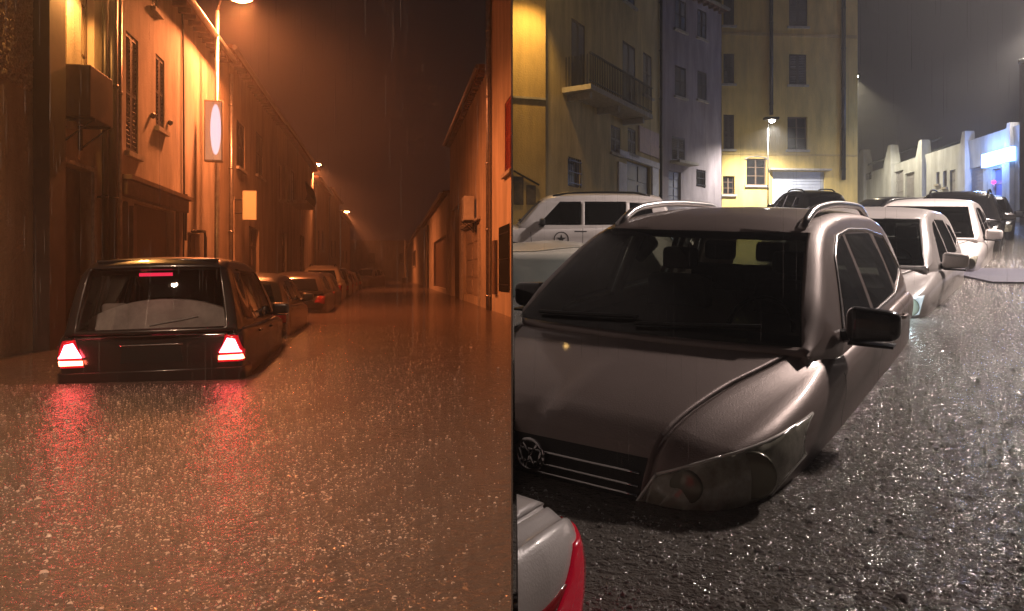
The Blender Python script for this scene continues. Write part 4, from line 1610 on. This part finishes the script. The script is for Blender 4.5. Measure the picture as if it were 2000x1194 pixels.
# low white building with pointed pilasters, climbing to the right edge
pts = [(1677, 50.0), (2075, 30.0)]
h, l_, lx, lz = grey_house('low white building with pointed pilasters and a blue lit shop front', 1677, 50, 2075, 30, at(0, 318, 44).z, WHW,
                           [(1688, 1702, 330, 352, 'barred'), (1742, 1764, 335, 420, 'door'), (1768, 1797, 336, 420, 'roller'), (1829, 1835, 336, 360, 'window'), (1842, 1849, 334, 366, 'window'), (1855, 1866, 332, 420, 'door'), (1886, 1920, 328, 420, 'roller'), (1938, 1982, 326, 420, 'window', {'pane': emat('blue_shop', (.10, .17, .85), .42, (.1, .12, .3)), 'frame': GREYD})],
                           {'door': GREYD}, roof=False, cat='building', name='low_building')
for k, (pc, py) in enumerate(((1686, 293), (1740, 284), (1801, 274), (1886, 257), (1974, 240), (2045, 228))):
    bm = bmesh.new()
    c = lx(pc)
    w_ = (lx(pc + 7.5) - lx(pc - 7.5)) / 2
    zt, zb_ = lz(pc, py), 0
    ztop_ = lz(pc, py + (345 - py) * .62)
    def ring(w, z, d):
        return [bm.verts.new(p) for p in ((c - w, -d, z), (c + w, -d, z), (c + w, .35, z), (c - w, .35, z))]
    rs = [ring(w_ * .98, zb_, .22), ring(w_, ztop_, .22), ring(w_ * .36, zt, .10)]
    for a, b in zip(rs, rs[1:]):
        for i in range(4):
            bm.faces.new((a[i], a[(i + 1) % 4], b[(i + 1) % 4], b[i]))
    bm.faces.new(rs[-1])
    mlink('pilaster', bm, WHW, h)
for (pa, pb) in ((1690, 1734), (1748, 1790), (1808, 1876), (1896, 1966)):
    bm = bmesh.new()
    x0, x1 = lx(pa), lx(pb)
    zt = lz((pa + pb) / 2, 312 if pa < 1800 else 300)
    zb_ = lz((pa + pb) / 2, 318 if pa < 1800 else 306)
    vs = [bm.verts.new(p) for p in ((x0, .05, zb_), (x1, .05, zb_), (x1, 3.2, zt + 1.0), (x0, 3.2, zt + 1.0))]
    bm.faces.new(vs)
    vs2 = [bm.verts.new(v.co + Vector((0, 0, .12))) for v in vs]
    bm.faces.new(vs2)
    for i in range(4):
        bm.faces.new((vs[i], vs[(i + 1) % 4], vs2[(i + 1) % 4], vs2[i]))
    mlink('roof', bm, pmat('slate_roof', (.16, .19, .22), .5, var=.3, scale=3), h)
bm = bmesh.new()
box(bm, lx(1927), lx(1986), -.25, -.05, lz(1957, 321), lz(1957, 294))
sgn = mlink('shop_sign', bm, emat('blue_sign', (.25, .50, 1.0), 4.5, (.3, .4, .8)), h)
bm = bmesh.new()
box(bm, lx(1950), lx(1985), -.27, -.251, lz(1967, 317), lz(1967, 297))
mlink('sign_core', bm, emat('blue_sign_core', (.65, .85, 1.0), 7, (.8, .9, 1)), sgn)
bm = bmesh.new()
bmesh.ops.create_icosphere(bm, subdivisions=2, radius=.10, matrix=Matrix.Translation((lx(1943), -.05, lz(1943, 356))))
mlink('red_light', bm, emat('red_dot', (1, .05, .25), 3, (.5, .05, .1)), h)
ll = bpy.data.lights.new('sign_light', 'POINT')
ll.color = (.22, .42, 1.0)
ll.energy = 420
ll.shadow_soft_size = .3
lo = bpy.data.objects.new('sign_light', ll)
COL.objects.link(lo)
lo.location = (lx(1957), -.7, lz(1957, 308))
lo.parent = h
h, l_, lx, lz = grey_house('dark house cut by the right edge, beside the blue lit shop', 1991, 28, 2100, 27, 9.0, MAUVE, [(2010, 2030, 220, 300, 'closed')])

# ------------------------------------------------------------------ lamps of the grey street
def slope_base(px, d):
    p = at(px, HOR, d)
    return p.x, p.y, slope_z(p.y) - .6


def grey_lamp(label, pxp, px, py, d, col, power, **kw):
    x, y, z = slope_base(pxp, d)
    return street_lamp(label, (x, y), at(px, py, d), col, power, z, group='grey street lamps', **kw)


grey_lamp('small white street lamp before the tall yellow house', 1500, 1508, 236, 34.2, (1, .93, .82), 5200, emis=60, lens_r=.13, size=150, blend=.9, r=.035, pole_mat=DARK)
grey_lamp('warm street lamp half hidden behind the right corner of the tall yellow house', 1655, 1669, 150, 42, (1, .86, .58), 5000, emis=60, lens_r=.2, size=120, blend=.5)
grey_lamp('tall warm street lamp just outside the right edge', 2070, 2022, 40, 30, (1, .86, .74), 3600, emis=120, lens_r=.35, rad=.35, size=150)
street_lamp('white street lamp on the pavement right of the flooded cars, out of frame', (10.6, 10.8), (9.3, 10.2, 8.2), (1.0, .82, .74), 7800, slope_z(10) - .6, group='grey street lamps', emis=90, lens_r=.34, size=160, rad=.34)
pb_ = Vector((.62, 21.95, 10.2))
rt = thing('wall_lamp', 'amber wall lamp high on the yellow house by the partition, above the frame', 'wall lamp', Matrix.Translation(pb_))
bm = bmesh.new()
tube(bm, [(0, .12, 0), (0, -.5, .15), (0, -1.1, .05)], .03, 8)
mlink('arm', bm, DARK, rt)
bm = bmesh.new()
lathe(bm, [(.05, .1), (.18, .02), (.19, 0), (.05, -.01)], 14, Matrix.Translation((0, -1.1, 0)))
mlink('lamp_shade', bm, DARK, rt)
bm = bmesh.new()
lathe(bm, [(.02, -.13), (.08, -.09), (.09, -.015)], 12, Matrix.Translation((0, -1.1, 0)))
mlink('bulb', bm, emat('amber_glow', AMBER, 12, (1, 1, 1)), rt, True)
spot(rt, (0, -1.1, -.2), AMBER, 1050, 116, .6)
street_lamp('added unseen lamp beside the onlooker, out of frame, brightening the water of the orange street', (-4.7, 1.2), (-3.4, 1.4, 6.6), (1.0, .64, .42), 2100, -.4, emis=5, lens_r=.2, size=150, rad=.2)  # no such lamp in view; added to brighten the near water

# flat grey-blue plate made up for a dark patch at the edge of the water
bm = bevel_box(-1.05, 1.6, -.95, .95, -.06, .028, .012)
pl_ = mlink('patch_plate', bm, pmat('blue_grey_plate', (.07, .07, .095), .6, var=.1, scale=3))
tag(pl_, 'made-up flat blue-grey plate for a dark patch at the right edge of the water beside the white cars', 'plate')
pl_.matrix_basis = TILT @ Matrix.Translation((7.25, 10.3, 0.0)) @ Matrix.Rotation(-.12, 4, 'Z')


# ------------------------------------------------------------------ rain striking the water
def splashes(name, n, region, dens, size, mat, M, seed):
    rg = np.random.default_rng(seed)
    vs, fs = [], []
    k = 0
    while k < n:
        x, y = region(rg)
        if rg.random() > dens(x, y):
            continue
        k += 1
        s = size * rg.lognormal(0, .45)
        a0, arc = rg.random() * 6.283, 0.9 + rg.random() * 3.2
        m = 5
        r0, r1, h = s * (.55 + .3 * rg.random()), s, s * (.35 + .6 * rg.random())
        b = len(vs)
        for i in range(m + 1):
            a = a0 + arc * i / m
            hh = h * math.sin(math.pi * (i + .35) / (m + .7)) * (.6 + .8 * rg.random())
            ca, sa = math.cos(a), math.sin(a)
            vs.append((x + r0 * ca, y + r0 * sa, -.004))
            vs.append((x + r1 * ca, y + r1 * sa, hh))
            vs.append((x + (r1 + .35 * s) * ca, y + (r1 + .35 * s) * sa, -.004))
        for i in range(m):
            p = b + 3 * i
            fs.append((p, p + 3, p + 4, p + 1))
            fs.append((p + 1, p + 4, p + 5, p + 2))
        if rg.random() < .5:      # a thrown drop
            d = s * (.12 + .12 * rg.random())
            cx_, cy_, cz_ = x + rg.normal() * s * 1.5, y + rg.normal() * s * 1.5, s * (.6 + 2.2 * rg.random())
            b = len(vs)
            vs += [(cx_ + d, cy_, cz_), (cx_ - d, cy_, cz_), (cx_, cy_ + d, cz_), (cx_, cy_ - d, cz_), (cx_, cy_, cz_ + d * 1.5), (cx_, cy_, cz_ - d * 1.5)]
            fs += [(b, b + 2, b + 4), (b + 2, b + 1, b + 4), (b + 1, b + 3, b + 4), (b + 3, b, b + 4), (b + 2, b, b + 5), (b + 1, b + 2, b + 5), (b + 3, b + 1, b + 5), (b, b + 3, b + 5)]
    me = bpy.data.meshes.new(name)
    me.from_pydata(vs, [], fs)
    me.update()
    me.polygons.foreach_set('use_smooth', [True] * len(me.polygons))
    me.materials.append(mat)
    o = bpy.data.objects.new(name, me)
    COL.objects.link(o)
    o.matrix_basis = M
    o['kind'] = 'stuff'
    return o


SPL = pmat('splash_water', (.44, .43, .41), .07, 0, spec=1.0)


def reg_r(rg):
    y = 1.4 + 12 * rg.random() ** 1.7
    x = .02 + rg.random() * (.75 * y + .3)
    return x, y


def dens_r(x, y):
    # no splashes inside the parked row, few ahead of its first car
    dx, dy = x - X0, y - Y0
    r, l = dx * rvec.x + dy * rvec.y, dx * lvec.x + dy * lvec.y
    if -.1 < r < 22 and abs(l) < .93:
        return 0
    return 1.0 if l > .5 or r > 0 else (.10 + .25 * max(0, min(1, (l + .6) / 1.1)))


def reg_l(rg):
    y = 1.6 + 14.7 * rg.random() ** 1.5
    x = -(.02 + rg.random() * (.85 * y))
    return x, y


def dens_l(x, y):
    if 7.4 < y < 12.5 and x < -2.6:
        return 0
    n = .5 + .25 * math.sin(x * 2.1 + y * 1.3) + .25 * math.sin(x * 4.7 - y * 2.9 + 1.7 * math.sin(y * .9))
    side = max(.25, min(1, -x / (.22 * y)))        # splashes thin out toward the right of the street
    return (.25 + .75 * n) * side * (.55 if y < 2.9 else 1)


splashes('rain_splash', 24000, reg_r, dens_r, .0042, SPL, TILT, 5)
splashes("rain_splash", 31000, reg_l, dens_l, .0031, pmat('splash_water_brown', (.50, .40, .34), .08, 0, spec=1.0), Matrix.Identity(4), 6)

# ------------------------------------------------------------------ wet air
bm = bmesh.new()
box(bm, -64, 94, -14, 186, -4, 33)
hz = mlink('haze', bm)
m = bpy.data.materials.new('haze')
m.use_nodes = True
nt = m.node_tree
nt.nodes.remove(nt.nodes['Principled BSDF'])
pv = nt.nodes.new('ShaderNodeVolumePrincipled')
pv.inputs['Color'].default_value = (.92, .92, .94, 1)
pv.inputs['Density'].default_value = 0.0037
pv.inputs['Anisotropy'].default_value = 0.55
nt.links.new(pv.outputs['Volume'], nt.nodes['Material Output'].inputs['Volume'])
hz.data.materials.append(m)
hz['kind'] = 'stuff'


# ------------------------------------------------------------------ falling rain, thin streaks of water
def rain(n, seed):
    rg = np.random.default_rng(seed)
    vs, fs = [], []
    for i in range(n):
        d = 1.8 + 22 * rg.random() ** 1.4
        x = (rg.random() * 1.5 - .75) * d
        if abs(x) < .03:
            continue
        z0 = slope_z(d) if x > 0 else 0
        z = z0 + rg.random() * (1.1 + .42 * d - z0)
        h = .06 + .20 * rg.random()
        r = .00022 + .00045 * rg.random() ** 2
        b = len(vs)
        for (dz, k) in ((0, .4), (h * .2, 1), (h, .3)):
            vs += [(x + r * k, d, z + dz), (x - r * k * .5, d + r * k * .87, z + dz), (x - r * k * .5, d - r * k * .87, z + dz)]
        for q in (0, 3):
            for a in range(3):
                fs.append((b + q + a, b + q + (a + 1) % 3, b + q + 3 + (a + 1) % 3, b + q + 3 + a))
    me = bpy.data.meshes.new('rain')
    me.from_pydata(vs, [], fs)
    m, nt, p = nodes_of('rain_water')
    p.inputs['Base Color'].default_value = (.8, .8, .8, 1)
    p.inputs['Roughness'].default_value = .15
    p.inputs['Alpha'].default_value = .30
    me.materials.append(m)
    o = bpy.data.objects.new('rain', me)
    COL.objects.link(o)
    o['kind'] = 'stuff'


rain(2600, 11)
